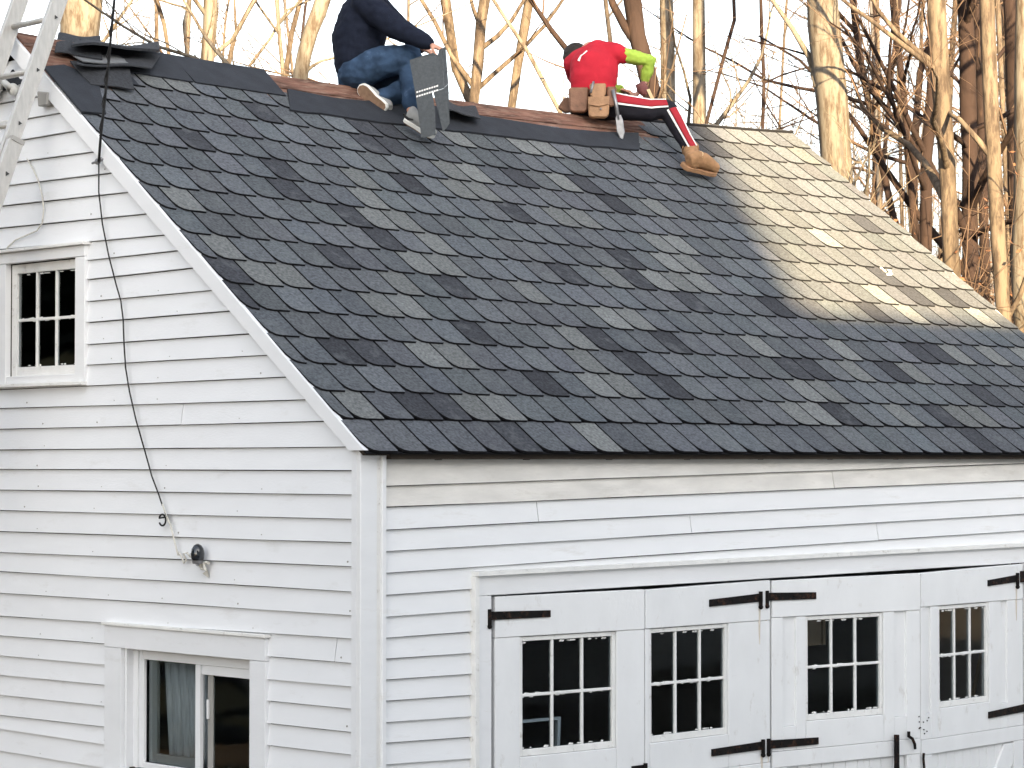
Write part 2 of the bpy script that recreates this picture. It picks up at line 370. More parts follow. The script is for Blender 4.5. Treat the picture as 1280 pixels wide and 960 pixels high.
# -- roof: deck, rakes, shingles
mb = MB(); NX = 24
for side in (0, 1):
    for i in range(NX):
        x0, x1 = .0+LX*i/NX, .0+LX*(i+1)/NX
        for j in range(6):
            s0, s1 = S*j/6, S*(j+1)/6
            q = [RP(x0, s0, -.012), RP(x1, s0, -.012), RP(x1, s1, -.012), RP(x0, s1, -.012)]; bq = [RP(x0, s0, -.035), RP(x1, s0, -.035), RP(x1, s1, -.035), RP(x0, s1, -.035)]
            if side:
                fl_ = lambda p: V((p.x, WB-p.y, p.z)); q = [fl_(p) for p in q][::-1]; bq = [fl_(p) for p in bq][::-1]
            mb.prism(q, bq)
roof = mb.build('roof', 'sheath', garage)
def roof_patch(name, m, poly, h0, h1, par=roof, n=10, ragged=0):
    # poly in (x, s); split along x so that it follows the sagging ridge
    xs = [p[0] for p in poly]; a, b = min(xs), max(xs); mb = MB(); k = max(1, int((b-a)/(.12 if ragged else .35)))
    for i in range(k):
        x0, x1 = a+(b-a)*i/k, a+(b-a)*(i+1)/k; q = clip(clip(poly, 1, 0, x1), -1, 0, -x0)
        if ragged and len(q) > 2: lowest = min(s for x, s in q); q = [(x, s+(ragged*(.5+noise.noise(V((x*6, s, 4)))) if s < lowest+.06 else 0)) for x, s in q]
        if len(q) > 2 and area(q) > 1e-5: mb.prism([RP(x, s, h1) for x, s in q], [RP(x, s, h0) for x, s in q])
    return mb.build(name, m, par)
roof_patch('underlayment', 'mat_black', [(-.005, -.022), (LX+.005, -.022), (LX+.005, S-.02), (-.005, S-.02)], -.0118, -.004)
mbk = MB()
for i in range(NX):
    x0, x1 = LX*i/NX, LX*(i+1)/NX; q = [V((p.x, WB-p.y, p.z)) for p in (RP(x0, 0, .004), RP(x1, 0, .004), RP(x1, S-.02, .004), RP(x0, S-.02, .004))]
    mbk.prism(q[::-1], [p-V((0, 0, .014)) for p in q[::-1]])
mbk.build('back_slope_cover', 'felt', roof)
# white rake boards (both slopes, both ends) and dark eave board
def rake_board(x0, x1, name='rake_board'):
    for sgn in (0, 1):
        mb = MB(); pts = [(-.012, EZ-.004), (RY, RZ-.006), (RY, RZ-.131), (.108, EZ-.006)]
        if sgn: pts = [(WB-y, z) for y, z in pts][::-1]
        if x0 < 1 and not sgn: pts[2] = (RY-.004, pts[2][1]); pts[1] = (RY-.004, pts[1][1])
        mb.prism([(x0, y, z) for y, z in pts], [(x1, y, z) for y, z in pts]); mb.build(name, 'paint_cool', roof, bevel=.003)
rake_board(-.016, .012); rake_board(LX-.012, LX+.016)
mb = MB(); mb.box((.17, .012, 2.745), (LX-.02, .058, 2.772)); mb.build('eave_shade_board', 'sheath', roof)  # its dark colour stands in for the shade under the eave
for x in [.5+.6*i for i in range(11)]:
    mb = MB(); mb.prism([(x, .02, 2.772), (x+.045, .02, 2.772), (x+.045, .02, 2.757), (x, .02, 2.757)], [(x, .2, 2.85), (x+.045, .2, 2.85), (x+.045, .2, 2.70), (x, .2, 2.70)]); mb.build('rafter_tail', 'sheath', roof)
LIGHT = [(576,179),(665,186),(692,191),(565,202),(590,205),(697,216),(567,227),(595,230),(447,215),(460,242),(697,262),(722,265),(500,271),(472,270),(544,301),(522,327),(555,330),
 (505,357),(662,362),(482,382),(515,382),(715,425),(752,395),(540,447),(570,447),(732,455),(600,512),(632,512),(455,507),(737,550),(840,352),(872,355),(767,347),(760,400),(787,402),(945,435),(962,435),(750,487),(777,487),(990,520),(1015,487),
 (275,305),(327,337),(360,342),(232,242),(462,377),(242,110),(212,107),(432,210),(330,338),(526,326),(702,217),(810,250),(837,297),(825,320),(850,325),(810,295),(852,352),(667,365),
 (1045,440),(1200,440),(1227,440),(1267,437),(1060,465),(1132,465),(1027,490),(1010,520),(1117,520),(1190,520),(1215,517),(1002,199),(1024,288),(1086,359),(1133,390),(1214,387)]
DARK = [(485,167),(495,192),(507,220),(645,211),(637,257),(752,237),(445,270),(477,295),(707,340),(567,360),(592,417),(747,425),(447,447),(685,482),(532,512),(645,547),(792,345),(860,377),(960,380),(835,430),(797,457),(1005,462),(842,490),
 (235,170),(350,202),(360,230),(432,262),(427,320),(300,367),(275,330),(230,162),(330,150),(427,260),(432,437),(534,507),(762,245),(777,320),(570,360),(850,367),(1160,440),(1007,465),(1107,465),(1217,492),(1170,520),(1042,520),(1212,547),
 (1092,290),(1099,340),(1136,363),(1080,387),(896,192),(1199,384),(880,165)]
marks = [(roof_xs(*p), 1) for p in LIGHT]+[(roof_xs(*p), -1) for p in DARK]
# where the courses have not been laid yet: polygons in (x, s)
def laid(x, s, k):
    if k >= 12 and x < .04+.0*s and s > 3.0: return False
    if k >= 14 and x < .24: return False
    if k >= 15 and x < .50: return False
    if k >= 16 and x < 5.1: return False
    return True
rr = random.Random(3); tabs = []
for k in range(ROWS):
    x = -.008 if k % 2 == 0 else -.008-TW*.5+(rr.random()-.5)*.02; s0 = k*E
    if k % 2 == 0: x += (rr.random()-.5)*.012-.0
    first = True
    while x < LX+.0:
        x0, x1 = max(x, -.012), min(x+TW, LX+.012); nx = x+TW
        if x1-x0 > .04:
            xc = (x0+x1)/2; sc_ = s0+E*.5
            if laid(xc, sc_, k):
                kind = 0; best = .11
                for (mx_, ms_), t in marks:
                    if int(ms_/E) == k and abs(mx_-xc) < best: best = abs(mx_-xc); kind = t
                if kind == 1: v = rr.uniform(.135, .20); c = (v*.97, v*1.01, v*1.0)
                elif kind == -1: v = rr.uniform(.045, .062); c = (v*.95, v*.99, v*1.14)
                else:
                    v = rr.choice([.108, .115, .122, .130, .142])*rr.uniform(.93, 1.07); v *= .92; c = (v*rr.uniform(.92, .97), v*rr.uniform(1.0, 1.03), v*rr.uniform(1.08, 1.14))
                tabs.append((k, x0, x1, c, x > -.01))
        x = nx
def tab_shape(w, L):
    r = .052; g = .0070
    return [(g+r*1.2, 0), (w-g-.004, -.002), (w-g, .006), (w-g, L), (g, L), (g, r*1.5), (g+r*.22, r*.62), (g+r*.62, r*.18)]
def tab_mesh(w):
    L = E+.035; mb = MB(); sh = tab_shape(w, L)
    f = [(x, s, .0165-.0135*s/L) for x, s in sh]; b = [(x, s, .0055-.0105*s/L) for x, s in sh]
    mb.prism(f, b); me = mb.mesh('shingle'); me.materials.append(M['tab']); me.materials.append(M['mat_black'])
    for p in me.polygons: p.material_index = 0 if p.index == 0 else 1
    return me
def px_of(p):
    d = p-CAM; z = d.dot(FW); return 640+F*d.dot(RT)/z, 480-F*d.dot(UP)/z, z
tabs.sort(key=lambda t: px_of(RP((t[1]+t[2])/2, t[0]*E+.1))[2]+(100 if not (-20 < px_of(RP((t[1]+t[2])/2, t[0]*E+.1))[0] < 1300) else 0))
full = tab_mesh(TW); cache = {}
far = MB(); fcol = []; fm = []
for i, (k, x0, x1, c, ok) in enumerate(tabs):
    wd = x1-x0; s0 = k*E+rr.uniform(-.0025, .0025)-(.030 if k == 0 else 0)
    e = .02; X = (RP(x0+e+.1, s0)-RP(x0, s0)).normalized(); Sd = (RP(x0, s0+E)-RP(x0, s0)).normalized(); Nn = X.cross(Sd).normalized()
    mw = Matrix.Translation(RP(x0, s0, rr.uniform(0, .0012))) @ Matrix((X, Sd, Nn)).transposed().to_4x4()
    if i < 300:
        if abs(wd-TW) < .004: me = full
        else:
            key = round(wd, 2)
            if key not in cache: cache[key] = tab_mesh(wd)
            me = cache[key]
        o = bpy.data.objects.new('shingle', me); col.objects.link(o); o.parent = roof; o.matrix_world = mw; o.color = (*c, 1)
    else:
        t = MB(); L = E+.035; sh = tab_shape(wd, L)
        far.prism([mw @ V((x, s, .0165-.0135*s/L)) for x, s in sh], [mw @ V((x, s, .0055-.0105*s/L)) for x, s in sh]); fm += [0]+[1]*(len(sh)+1); fcol += [c]*(len(sh)+2)
o = far.build('shingle', 'tab_mesh', roof); o['kind'] = 'stuff'
o.data.materials.append(M['mat_black']); o.data.polygons.foreach_set('material_index', fm)
ca = o.data.color_attributes.new('col', 'FLOAT_COLOR', 'CORNER')
for p in o.data.polygons:
    for li in p.loop_indices: ca.data[li].color = (*fcol[p.index], 1)
# bare boards, underlay and cap pieces along the ridge
for (a, b, s0, s1) in [(.0, .46, 3.62, 3.95), (1.60, 3.3, 3.60, 3.95), (3.3, 5.15, 3.60, 3.95), (.0, .46, 3.40, 3.615)]:
    if s0 < 3.5: roof_patch('deck_board', 'deck', [(a, s0), (b, s0), (b, s1), (a, s1)], -.003, .008); continue
    n = 2; 
    for j in range(n):
        t0 = s0+(s1-s0)*j/n; t1 = s0+(s1-s0)*(j+1)/n-.006
        roof_patch('deck_board', 'deck', [(a+.003, t0), (b-.003, t0+.004), (b-.003, t1), (a+.003, t1)], -.003, .006+.004*j)
roof_patch('underlayment', 'felt', [(1.70, 3.455), (4.75, 3.47), (4.95, 3.74), (4.55, 3.70), (4.10, 3.685), (3.75, 3.72), (3.3, 3.745), (3.05, 3.81), (2.70, 3.80), (2.45, 3.73), (2.2, 3.715), (1.86, 3.75)], .008, .022, ragged=.02)
roof_patch('underlayment', 'felt', [(-.012, 3.05), (.16, 3.07), (.33, 3.50), (.16, 3.60), (-.012, 3.53)], .012, .024)
for a, b in ((.47, 1.105), (1.11, 1.80)):
    roof_patch('cap_shingle', 'felt', [(a, 3.655), (b-.01, 3.655), (b+.02, 3.985), (a, 3.985)], .012, .020)
roof_patch('cap_shingle', 'felt', [(.30, 3.50), (.62, 3.50), (.62, 3.66), (.28, 3.66)], .012, .019)
mb = MB(); mb.tube([RP(5.1+i*.17, S-.004, .010) for i in range(11)], .012, 6); mb.build('ridge_edge', 'mat_black', roof)
# dried white smear on one sunlit shingle
mb = MB(); x, s = roof_xs(1110, 341)
for i in range(9):
    a = x+rr.uniform(-.05, .05); b = s+rr.uniform(-.045, .045); r = rr.uniform(.006, .014)
    mb.prism([RP(a+r*math.cos(t)*rr.uniform(.7, 1.5), b+r*math.sin(t)*1.3, .0165) for t in [q*1.047 for q in range(6)]], [RP(a+r*math.cos(t), b+r*math.sin(t), .012) for t in [q*1.047 for q in range(6)]])
mb.build('white_smear', 'paint_worn', roof)['kind'] = 'stuff'

# ------------------------------------------------------------------ gable windows
def bar(fr, parent, name, m, pix, o0, o1, bevel=.0015):
    mb = MB(); fr.pslab(mb, pix, o0, o1); return mb.build(name, m, parent, bevel=bevel)
def bar_uv(fr, parent, name, m, u0, v0, u1, v1, o0, o1, bevel=.002):
    mb = MB(); fr.rect(mb, min(u0, u1), v0, max(u0, u1), v1, o0, o1); return mb.build(name, m, parent, bevel=bevel)
def window_part(name, fr, u, v):
    o = bpy.data.objects.new(name, None); col.objects.link(o); o.location = fr.P(u, v); o.parent = garage; bpy.context.view_layer.update(); return o
bpy.context.view_layer.update()
wn = window_part('window', G, 2.8, 3.2)
wn['label'] = 'small six pane attic window'
u0, v0, u1, v1 = up_hole; ro = G.uv(109.5, 302)[0]; lo = u1+(u0-ro); zt = G.uv(109, 303)[1]; zb = G.uv(109, 481)[1]
bar_uv(G, wn, 'casing', 'paint', ro, zb+.02, u0-.002, v1-.0, -.02, .018); bar_uv(G, wn, 'casing', 'paint', u1+.002, zb+.02, lo, v1, -.02, .018)
bar_uv(G, wn, 'casing', 'paint', ro, v1+.002, lo, zt-.015, -.02, .020); bar_uv(G, wn, 'drip_cap', 'paint_worn', ro-.02, zt-.013, lo+.02, zt+.004, -.02, .045)
bar_uv(G, wn, 'sill', 'paint_worn', ro-.005, zb-.0, lo+.01, zb+.019, -.02, .040); bar_uv(G, wn, 'apron', 'paint', u0, zb+.0205, u1, v0, -.02, .012)
def sash(fr, par, u0, u1, v0, v1, cols, rows, o, sw=.035, mw=.013, m='paint_worn', rb=None):
    rb = rb or sw
    bar_uv(fr, par, 'sash_stile', m, u0, v0, u0+sw, v1, o-.03, o); bar_uv(fr, par, 'sash_stile', m, u1-sw, v0, u1, v1, o-.03, o)
    bar_uv(fr, par, 'sash_rail', m, u0+sw, v1-sw, u1-sw, v1, o-.03, o-.001); bar_uv(fr, par, 'sash_rail', m, u0+sw, v0, u1-sw, v0+rb, o-.03, o-.001)
    a0, a1, b0, b1 = u0+sw, u1-sw, v0+rb, v1-sw
    for i in range(1, cols): x = a0+(a1-a0)*i/cols; bar_uv(fr, par, 'muntin', m, x-mw/2+rr.uniform(-.001, .001), b0, x+mw/2, b1, o-.024, o-.004)
    for j in range(1, rows): y = b0+(b1-b0)*j/rows; bar_uv(fr, par, 'muntin', m, a0, y-mw/2, a1, y+mw/2, o-.022, o-.006)
    for i in range(cols):
        for j in range(rows):
            x0, x1 = a0+(a1-a0)*i/cols, a0+(a1-a0)*(i+1)/cols; y0, y1 = b0+(b1-b0)*j/rows, b0+(b1-b0)*(j+1)/rows
            mb = MB(); t = rr.uniform(-.0015, .0015); fr.slab(mb, [(x0, y0), (x1, y0), (x1, y1), (x0, y1)], o-.018+t, o-.015+t); mb.build('pane', 'glass', par)
            # ragged putty crumbs at the pane edges
            if m == 'paint_worn':
                mb = MB()
                for q in range(5):
                    cx = x0+mw/2+(x1-x0-mw)*rr.random(); cy = rr.choice([y0+mw/2, y1-mw/2]); w_ = rr.uniform(.004, .02); h_ = rr.uniform(.002, .006)
                    fr.slab(mb, [(cx-w_, cy-h_), (cx+w_*.6, cy-h_), (cx+w_, cy+h_*.4), (cx-w_*.5, cy+h_)], o-.015, o-.010)
                mb.build('putty', m, par)['kind'] = 'stuff'
sash(G, wn, u0+.003, u1-.003, v0, v1-.004, 3, 2, -.022, .052, .016)
# lower sliding window
lw = window_part('sliding_window', G, 1.45, 1.4)
u0, v0, u1, v1 = lo_hole; ro = G.uv(335, 850)[0]; lo = G.uv(134, 830)[0]; zt = G.uv(335, 797)[1]
bar_uv(G, lw, 'casing', 'paint_cool', ro, .95, u0-.002, v1, -.02, .018); bar_uv(G, lw, 'casing', 'paint_cool', u1+.002, .95, lo, v1, -.02, .018)
bar_uv(G, lw, 'casing', 'paint_cool', ro, v1+.002, lo, zt-.003, -.02, .020); bar_uv(G, lw, 'drip_cap', 'paint_worn', ro-.015, zt-.001, lo+.012, zt+.016, -.02, .034)
bar_uv(G, lw, 'jamb', 'paint_cool', u1-.001, 1.06, u1+.012, v1, -.11, -.021, 0); bar_uv(G, lw, 'jamb', 'paint_cool', u1-.022, 1.06, u1-.002, v1-.001, -.0695, -.004, 0)
bar_uv(G, lw, 'sill', 'paint', ro, 1.00, lo, 1.06, -.02, .05)
b0 = 1.13; o_ = -.050
bar_uv(G, lw, 'jamb_liner', 'paint_cool', u1-.10, 1.06, u1, v1-.001, -.069, -.048); bar_uv(G, lw, 'jamb_liner', 'vinyl', u1-.075, 1.06, u1-.055, v1-.012, -.047, -.035)
a0, a1 = u0+.0, u1-.10; mid = G.uv(249, 880, o_)[0]
bar_uv(G, lw, 'frame_rail', 'vinyl', a0, v1-.055, a1, v1-.006, -.07, o_); bar_uv(G, lw, 'frame_rail', 'vinyl', a0, 1.06, a1, 1.13, -.07, o_)
bar_uv(G, lw, 'frame_stile', 'vinyl', mid-.012, 1.13, mid+.030, v1-.056, -.07, o_+.004); bar_uv(G, lw, 'frame_stile', 'vinyl', a1-.012, 1.13, a1, v1-.056, -.07, o_)
bar_uv(G, lw, 'sash_rail', 'vinyl', a0, v1-.105, mid-.013, v1-.056, -.075, -.058)
bar_uv(G, lw, 'sash_stile', 'grey_plastic', mid-.085, 1.13, mid-.040, v1-.106, -.090, -.075); bar_uv(G, lw, 'latch', 'vinyl', mid-.060, 1.40, mid-.048, 1.50, -.074, -.060)
bar_uv(G, lw, 'sash_stile', 'grey_plastic', a1-.085, 1.13, a1-.013, v1-.056, -.105, -.085); bar_uv(G, lw, 'sash_rail', 'grey_plastic', mid+.031, 1.13, a1-.086, 1.18, -.105, -.085)
mb = MB(); G.rect(mb, a0, 1.13, mid-.012, v1-.06, -.083, -.079); mb.build('pane', 'glass', lw)
mb = MB(); G.rect(mb, mid+.03, 1.13, a1-.012, v1-.056, -.083, -.079); mb.build('pane', 'glass', lw)
mb = MB(); n = 26
for i in range(n):
    t0, t1 = i/n, (i+1)/n; ua, ub = mid+.05+.36*t0, mid+.05+.36*t1; za, zb_ = -.15+.018*math.sin(i*1.3), -.15+.018*math.sin((i+1)*1.3)
    sl_ = lambda u: max(1.05, 1.05)
    mb.prism([G.P(ua-.04*1, 1.0, za), G.P(ub-.04*1, 1.0, zb_), G.P(ub+.02, v1-.06, zb_), G.P(ua+.02, v1-.06, za)], [G.P(ua-.04, 1.0, za-.004), G.P(ub-.04, 1.0, zb_-.004), G.P(ub+.02, v1-.06, zb_-.004), G.P(ua+.02, v1-.06, za-.004)])
tag(mb.build('curtain', 'curtain', smooth=True), 'grey curtain behind the left pane of the sliding window', 'curtain')

# ------------------------------------------------------------------ barn doors
df = window_part('door_frame', FR, 3.1, 1)
q = lambda *a: [tuple(a[i:i+2]) for i in range(0, len(a), 2)]
mb = MB(); uvA = FR.uv(598, 715, .05); uvB = FR.uv(1280, 679, .05); kk = (uvB[1]-uvA[1])/(uvB[0]-uvA[0])
vt = lambda u, d=0: uvA[1]+kk*(u-uvA[0])+d
xl, xr = FR.uv(598, 800, .02)[0], 5.47
FR.slab(mb, [(xl-.02, vt(xl, -.022)), (xr, vt(xr, -.022)), (xr, vt(xr)), (xl-.02, vt(xl))], -.02, .045); mb.build('drip_cap', 'paint_worn', df)
ht = FR.uv(601, 745, .02)[1]; hr = FR.uv(1270, 704, .02)[1]; us = FR.uv(601, 745, .02)[0]; ue = FR.uv(1270, 704, .02)[0]; kh = (hr-ht)/(ue-us); hb = lambda u: ht+kh*(u-us)
mb = MB(); FR.slab(mb, [(xl, hb(xl)), (xr, hb(xr)), (xr, vt(xr, -.024)), (xl, vt(xl, -.024))], -.02, .020); mb.build('header_board', 'paint', df, bevel=.002)
bar_uv(FR, df, 'side_casing', 'paint_worn', xl-.03, 0, xl+.0, vt(xl)-.024, -.02, .030)
bar_uv(FR, df, 'side_casing', 'paint', xl+.002, 0, FR.uv(614.5, 800, .02)[0], hb(xl)-.002, -.02, .020)
bar_uv(FR, df, 'side_casing', 'paint', 5.36, 0, 5.46, hb(5.4)-.002, -.02, .020)
H1, M1, H2, M2, H3 = (.885, .050), (1.925, .00), (2.985, .050), (4.19, -.062), (5.35, .045)
def leaf(a, b, topa, topb, label):
    a, b = V((*a, 0)), V((*b, 0)); d = (b-a); L = d.length; fr = Fr(a, d, (d.y, -d.x, 0)); o = bpy.data.objects.new('barn_door', None); col.objects.link(o)
    o.location = a; o.parent = garage; o['label'] = label; bpy.context.view_layer.update()
    ta, tb = topa, topb
    return fr, o, L, ta, tb
def door(fr, o, L, ta, tb, wx, wz, rail_z, recess, low, winpix):
    # wx, wz: window opening in leaf coordinates; frame-and-panel leaf built from separate boards
    g = .004; (w0, w1), (z0, z1) = wx, wz; top = lambda u: ta+(tb-ta)*u/L
    def bd(name, pts, o0, o1, m='door_paint', bevel=.003): mb = MB(); fr.slab(mb, pts, o0, o1); return mb.build(name, m, o, bevel=bevel)
    bd('top_rail', [(g, z1+.012), (L-g, z1+.012), (L-g, top(L)), (g, top(0))], -.036, .004)
    lowz = rail_z
    segs = [(g, w0, recess[0]), (w1, L-g, recess[1])]
    for (a, b, rc) in segs:
        if rc:
            r0, r1 = rc
            bd('stile', [(a, lowz+.0), (r0, lowz), (r0, z1+.010), (a, z1+.010)], -.036, .001); bd('stile', [(r1, lowz), (b, lowz), (b, z1+.010), (r1, z1+.010)], -.036, .001)
            bd('panel', [(r0, z0-.03), (r1, z0-.03), (r1, z1+.010), (r0, z1+.010)], -.036, -.014, bevel=0); bd('panel', [(r0, lowz), (r1, lowz), (r1, z0-.032), (r0, z0-.032)], -.036, .0005)
        else: bd('stile', [(a, lowz), (b, lowz), (b, z1+.010), (a, z1+.010)], -.036, .001)
    bd('middle_rail', [(w0+.002, lowz), (w1-.002, lowz), (w1-.002, z0-.012), (w0+.002, z0-.012)], -.036, .0015)
    # lower half: vertical boards with braces
    if low:
        n = int(L/.085); 
        bd('lower_rail', [(g, lowz-.09), (L-g, lowz-.09), (L-g, lowz-.002), (g, lowz-.002)], -.036, .003)
        bd('stile', [(g, .06), (.12, .06), (.12, lowz-.092), (g, lowz-.092)], -.036, .002); bd('stile', [(L-.12, .06), (L-g, .06), (L-g, lowz-.092), (L-.12, lowz-.092)], -.036, .002)
        a0, a1 = .122, L-.122; n = max(3, int((a1-a0)/.09))
        for i in range(n): bd('plank', [(a0+(a1-a0)*i/n+.0015, .06), (a0+(a1-a0)*(i+1)/n-.0015, .06), (a0+(a1-a0)*(i+1)/n-.0015, lowz-.093), (a0+(a1-a0)*i/n+.0015, lowz-.093)], -.034, -.018)
        if low == 1: bd('brace', [(a0, lowz-.10), (a0, lowz-.20), (a1, .10), (a1, .20)], -.0175, -.001)
        else: bd('brace', [(a1, lowz-.10), (a1-.10, lowz-.10), (a0+.15, .15), (a0+.22, .10), (a1, lowz-.22)], -.0175, -.001)
    sash(fr, o, w0+.002, w1-.002, z0-.010, z1+.008, 3, 2, -.008, .022, .015, rb=.034)
    bd('backing', [(g, .06), (L-g, .06), (L-g, z0-.02), (g, z0-.02)], -.045, -.0365, 'sheath', 0)
def hinge(fr, o, p0, p1, h0, h1, pin_at_start):
    # tapered iron strap from pixel end p0 to p1 with a rolled knuckle
    a = fr.uv(*p0, .008); b = fr.uv(*p1, .008); k = .5/ (F/15.)
    mb = MB(); n = 6; top = []; bot = []
    for i in range(n+1):
        t = i/n; u = a[0]+(b[0]-a[0])*t; v = a[1]+(b[1]-a[1])*t; h = (h0+(h1-h0)*t)*.86; top.append((u, v+h/2)); bot.append((u, v-h/2))
    fr.slab(mb, (top+bot[::-1])[::(1 if b[0] > a[0] else -1)][::-1], .003, .011)
    e = a if pin_at_start else b; c = fr.P(e[0], e[1], .014); mb.tube([c+V((0, 0, .034)), c-V((0, 0, .05))], .011, 8); mb.ball(c-V((0, 0, .052)), .014, seg=8, ring=5)
    ob = mb.build('strap_hinge', 'iron', o)
    m3 = MB(); fr.slab(m3, [(e[0]-.008, e[1]-.055), (e[0]-.004, e[1]-.20), (e[0]+.003, e[1]-.26), (e[0]+.006, e[1]-.17), (e[0]+.009, e[1]-.055)][::1], .0012, .0052); m3.build('rust_stain', 'rust', o)
    for t in (.25, .55, .85):
        t = t if pin_at_start else 1-t; u = a[0]+(b[0]-a[0])*t; v = a[1]+(b[1]-a[1])*t; m2 = MB(); m2.ball(fr.P(u, v, .011), (.006, .006, .006), seg=6, ring=4)
        m2.build('hinge_bolt', 'iron', o)
def wz(fr, pts): return [fr.uv(*p) for p in pts]
specs = []
def tops(lf, p0, p1):
    fr, o, L, _, _ = lf; return (fr, o, L, fr.uv(*p0)[1], fr.uv(*p1)[1])
lf = leaf(H1, M1, 2.045, 2.045, 'plain barn door leaf nearest the house corner'); lf = tops(lf, (616, 746.0), (806, 736.9)); fr = lf[0]; a = fr.uv(650, 793); b = fr.uv(771, 940)
door(*lf, (a[0], b[0]), (fr.uv(710, 938)[1], fr.uv(710, 795)[1]), 1.06, (None, None), 1, None)
hinge(fr, lf[1], (611, 770), (688, 767), .050, .040, True); hinge(fr, lf[1], (806, 962), (790, 963), .06, .05, True)
lf = leaf(M1, H2, 2.047, 2.055, 'barn door leaf hinged on its right beside the narrow gap'); lf = tops(lf, (806, 737.6), (959, 725.3)); fr = lf[0]; a = fr.uv(812, 790); b = fr.uv(911, 913)
door(*lf, (a[0], b[0]), (fr.uv(860, 921)[1], fr.uv(860, 785)[1]), 1.06, (None, None), 2, None)
hinge(fr, lf[1], (950, 747), (887, 754), .052, .045, True); hinge(fr, lf[1], (953, 932), (890, 941), .052, .045, True)
lf = leaf((2.992, .050), M2, 2.06, 2.045, 'wide barn door leaf with a narrow recessed panel on each side of its window'); lf = tops(lf, (963, 726), (1150, 716.6)); fr = lf[0]; a = fr.uv(1007, 770); b = fr.uv(1105, 895)
door(*lf, (a[0], b[0]), (fr.uv(1055, 895)[1], fr.uv(1055, 770)[1]), fr.uv(1050, 932)[1], ((fr.uv(979, 800)[0], fr.uv(995, 800)[0]), (fr.uv(1118, 800)[0], fr.uv(1133, 800)[0])), 1, None)
hinge(fr, lf[1], (958, 746), (1020, 744.5), .052, .045, True); hinge(fr, lf[1], (960, 931), (1023, 926), .055, .045, True)
mb = MB(); pts = [fr.P(*fr.uv(1116, 918), .03), fr.P(*fr.uv(1116.5, 990), .03)]; mb.tube(pts, .016, 8); mb.build('bolt_bar', 'iron', lf[1])
mb = MB(); mb.tube([fr.P(*fr.uv(*p), .022) for p in [(1132.5, 914), (1132.5, 920), (1137, 923), (1140, 930), (1140.5, 936)]], [.010, .010, .009, .009, .008], 7); mb.build('latch_hook', 'iron', lf[1])
fr3 = fr
lf = leaf(M2, H3, 2.045, 2.10, 'barn door leaf at the far right edge standing slightly ajar'); lf = tops(lf, (1152, 716.6), (1270, 705.3)); fr = lf[0]; a = fr.uv(1173, 762); b = fr.uv(1237, 872)
door(*lf, (a[0], b[0]), (fr.uv(1205, 879)[1], fr.uv(1205, 757)[1]), fr.uv(1200, 918)[1], ((fr.uv(1157, 800)[0], fr.uv(1163.5, 800)[0]), (fr.uv(1250, 800)[0], fr.uv(1259, 800)[0])), 2, None)
hinge(fr, lf[1], (1271, 723), (1235, 729), .050, .042, True); hinge(fr, lf[1], (1290, 883), (1236, 894), .055, .045, True)
mb = MB(); mb.tube([fr.P(*fr.uv(*p), .018) for p in [(1151.5, 941), (1151, 948), (1152, 960)]], .008, 6); mb.build('latch_hook', 'iron', lf[1])
mb = MB()
for i in range(11): p = fr.uv(1148+rr.uniform(0, 13), 895+rr.uniform(0, 22)); mb.ball(fr.P(p[0], p[1], .004), .0045, seg=6, ring=4)
mb.build('bolt_holes', 'iron', lf[1])['kind'] = 'stuff'
# threshold gap: iron strap of the next bay beyond the doors
mb = MB(); u, v = FR.uv(1276, 721, .03); FR.rect(mb, u-.0, v-.035, u+.16, v+.035, .021, .03); mb.build('strap_hinge', 'iron', df)
# things seen through the panes
def inside(name, pix, back, m, label, cat, th=.02, fr=Fr((0, .06, 0), (1, 0, 0), (0, -1, 0))):
    mb = MB()
    for pl in pix: fr.pslab(mb, pl, -back-th, -back)
    return tag(mb.build(name, m), label, cat)
inside('picture_frame', [q(620, 903, 701, 896, 701, 899.5, 620, 906.5), q(697.5, 900, 701, 899.6, 699.5, 950, 696, 950)], .16, 'vinyl', 'thin white frame leaning inside the leftmost barn door window', 'frame')
inside('cardboard_sheet', [q(1004, 772, 1026, 771, 1026, 806, 1004, 808), q(1029, 771, 1032, 771, 1032, 806, 1029, 806)], .22, 'card', 'brown cardboard sheet behind the top left pane of the third door window', 'cardboard')
inside('stick', [q(1228, 815, 1230.5, 815, 1219, 870, 1216.5, 870)], .14, 'wood_handle', 'pale stick leaning inside the rightmost barn door window', 'stick')

# ------------------------------------------------------------------ fixtures on the gable
# triangular louvre under the peak
vt_o = MB(); G.slab(vt_o, [(RY-.14, 4.86), (RY+.14, 4.86), (RY, 4.97)], -.01, .008); ov = vt_o.build('gable_vent', 'felt', garage)
sl_ = empty('floodlight', G.P(3.18, 4.70, .02), 'round off white floodlight on an arm under the gable peak', 'light')
c = G.P(*G.uv(4, 112), .12); fd = V((-.86, -.42, -.28)).normalized()
bpy.context.view_layer.update()
mb = MB(); mb.tube([c-fd*.16, c-fd*.05, c, c+fd*.0], [.045, .075, .078, .066], 20); mb.build('housing', 'fixture', sl_, smooth=False, bevel=.003)
mb = MB(); mb.tube([c+fd*.001, c+fd*.006], .056, 20); mb.build('lens', 'grey_plastic', sl_)
w2 = G.P(*G.uv(26, 112), .01); mb = MB(); mb.tube([c-fd*.13, c-fd*.13+V((0, -.08, -.0)), w2+V((-.06, 0, 0)), w2], [.018, .02, .022, .03], 10); mb.build('arm', 'fixture', sl_, smooth=True)
mb = MB(); mb.ball(w2+V((-.03, .02, 0)), .035); mb.build('swivel', 'fixture', sl_, smooth=True)
jb = MB(); G.pslab(jb, q(46, 114, 58.5, 115, 58, 131, 47, 133), -.0, .05); jo = jb.build('junction_box', 'grey_plastic', bevel=.005); tag(jo, 'small beige junction box on the siding right of the floodlight', 'box')
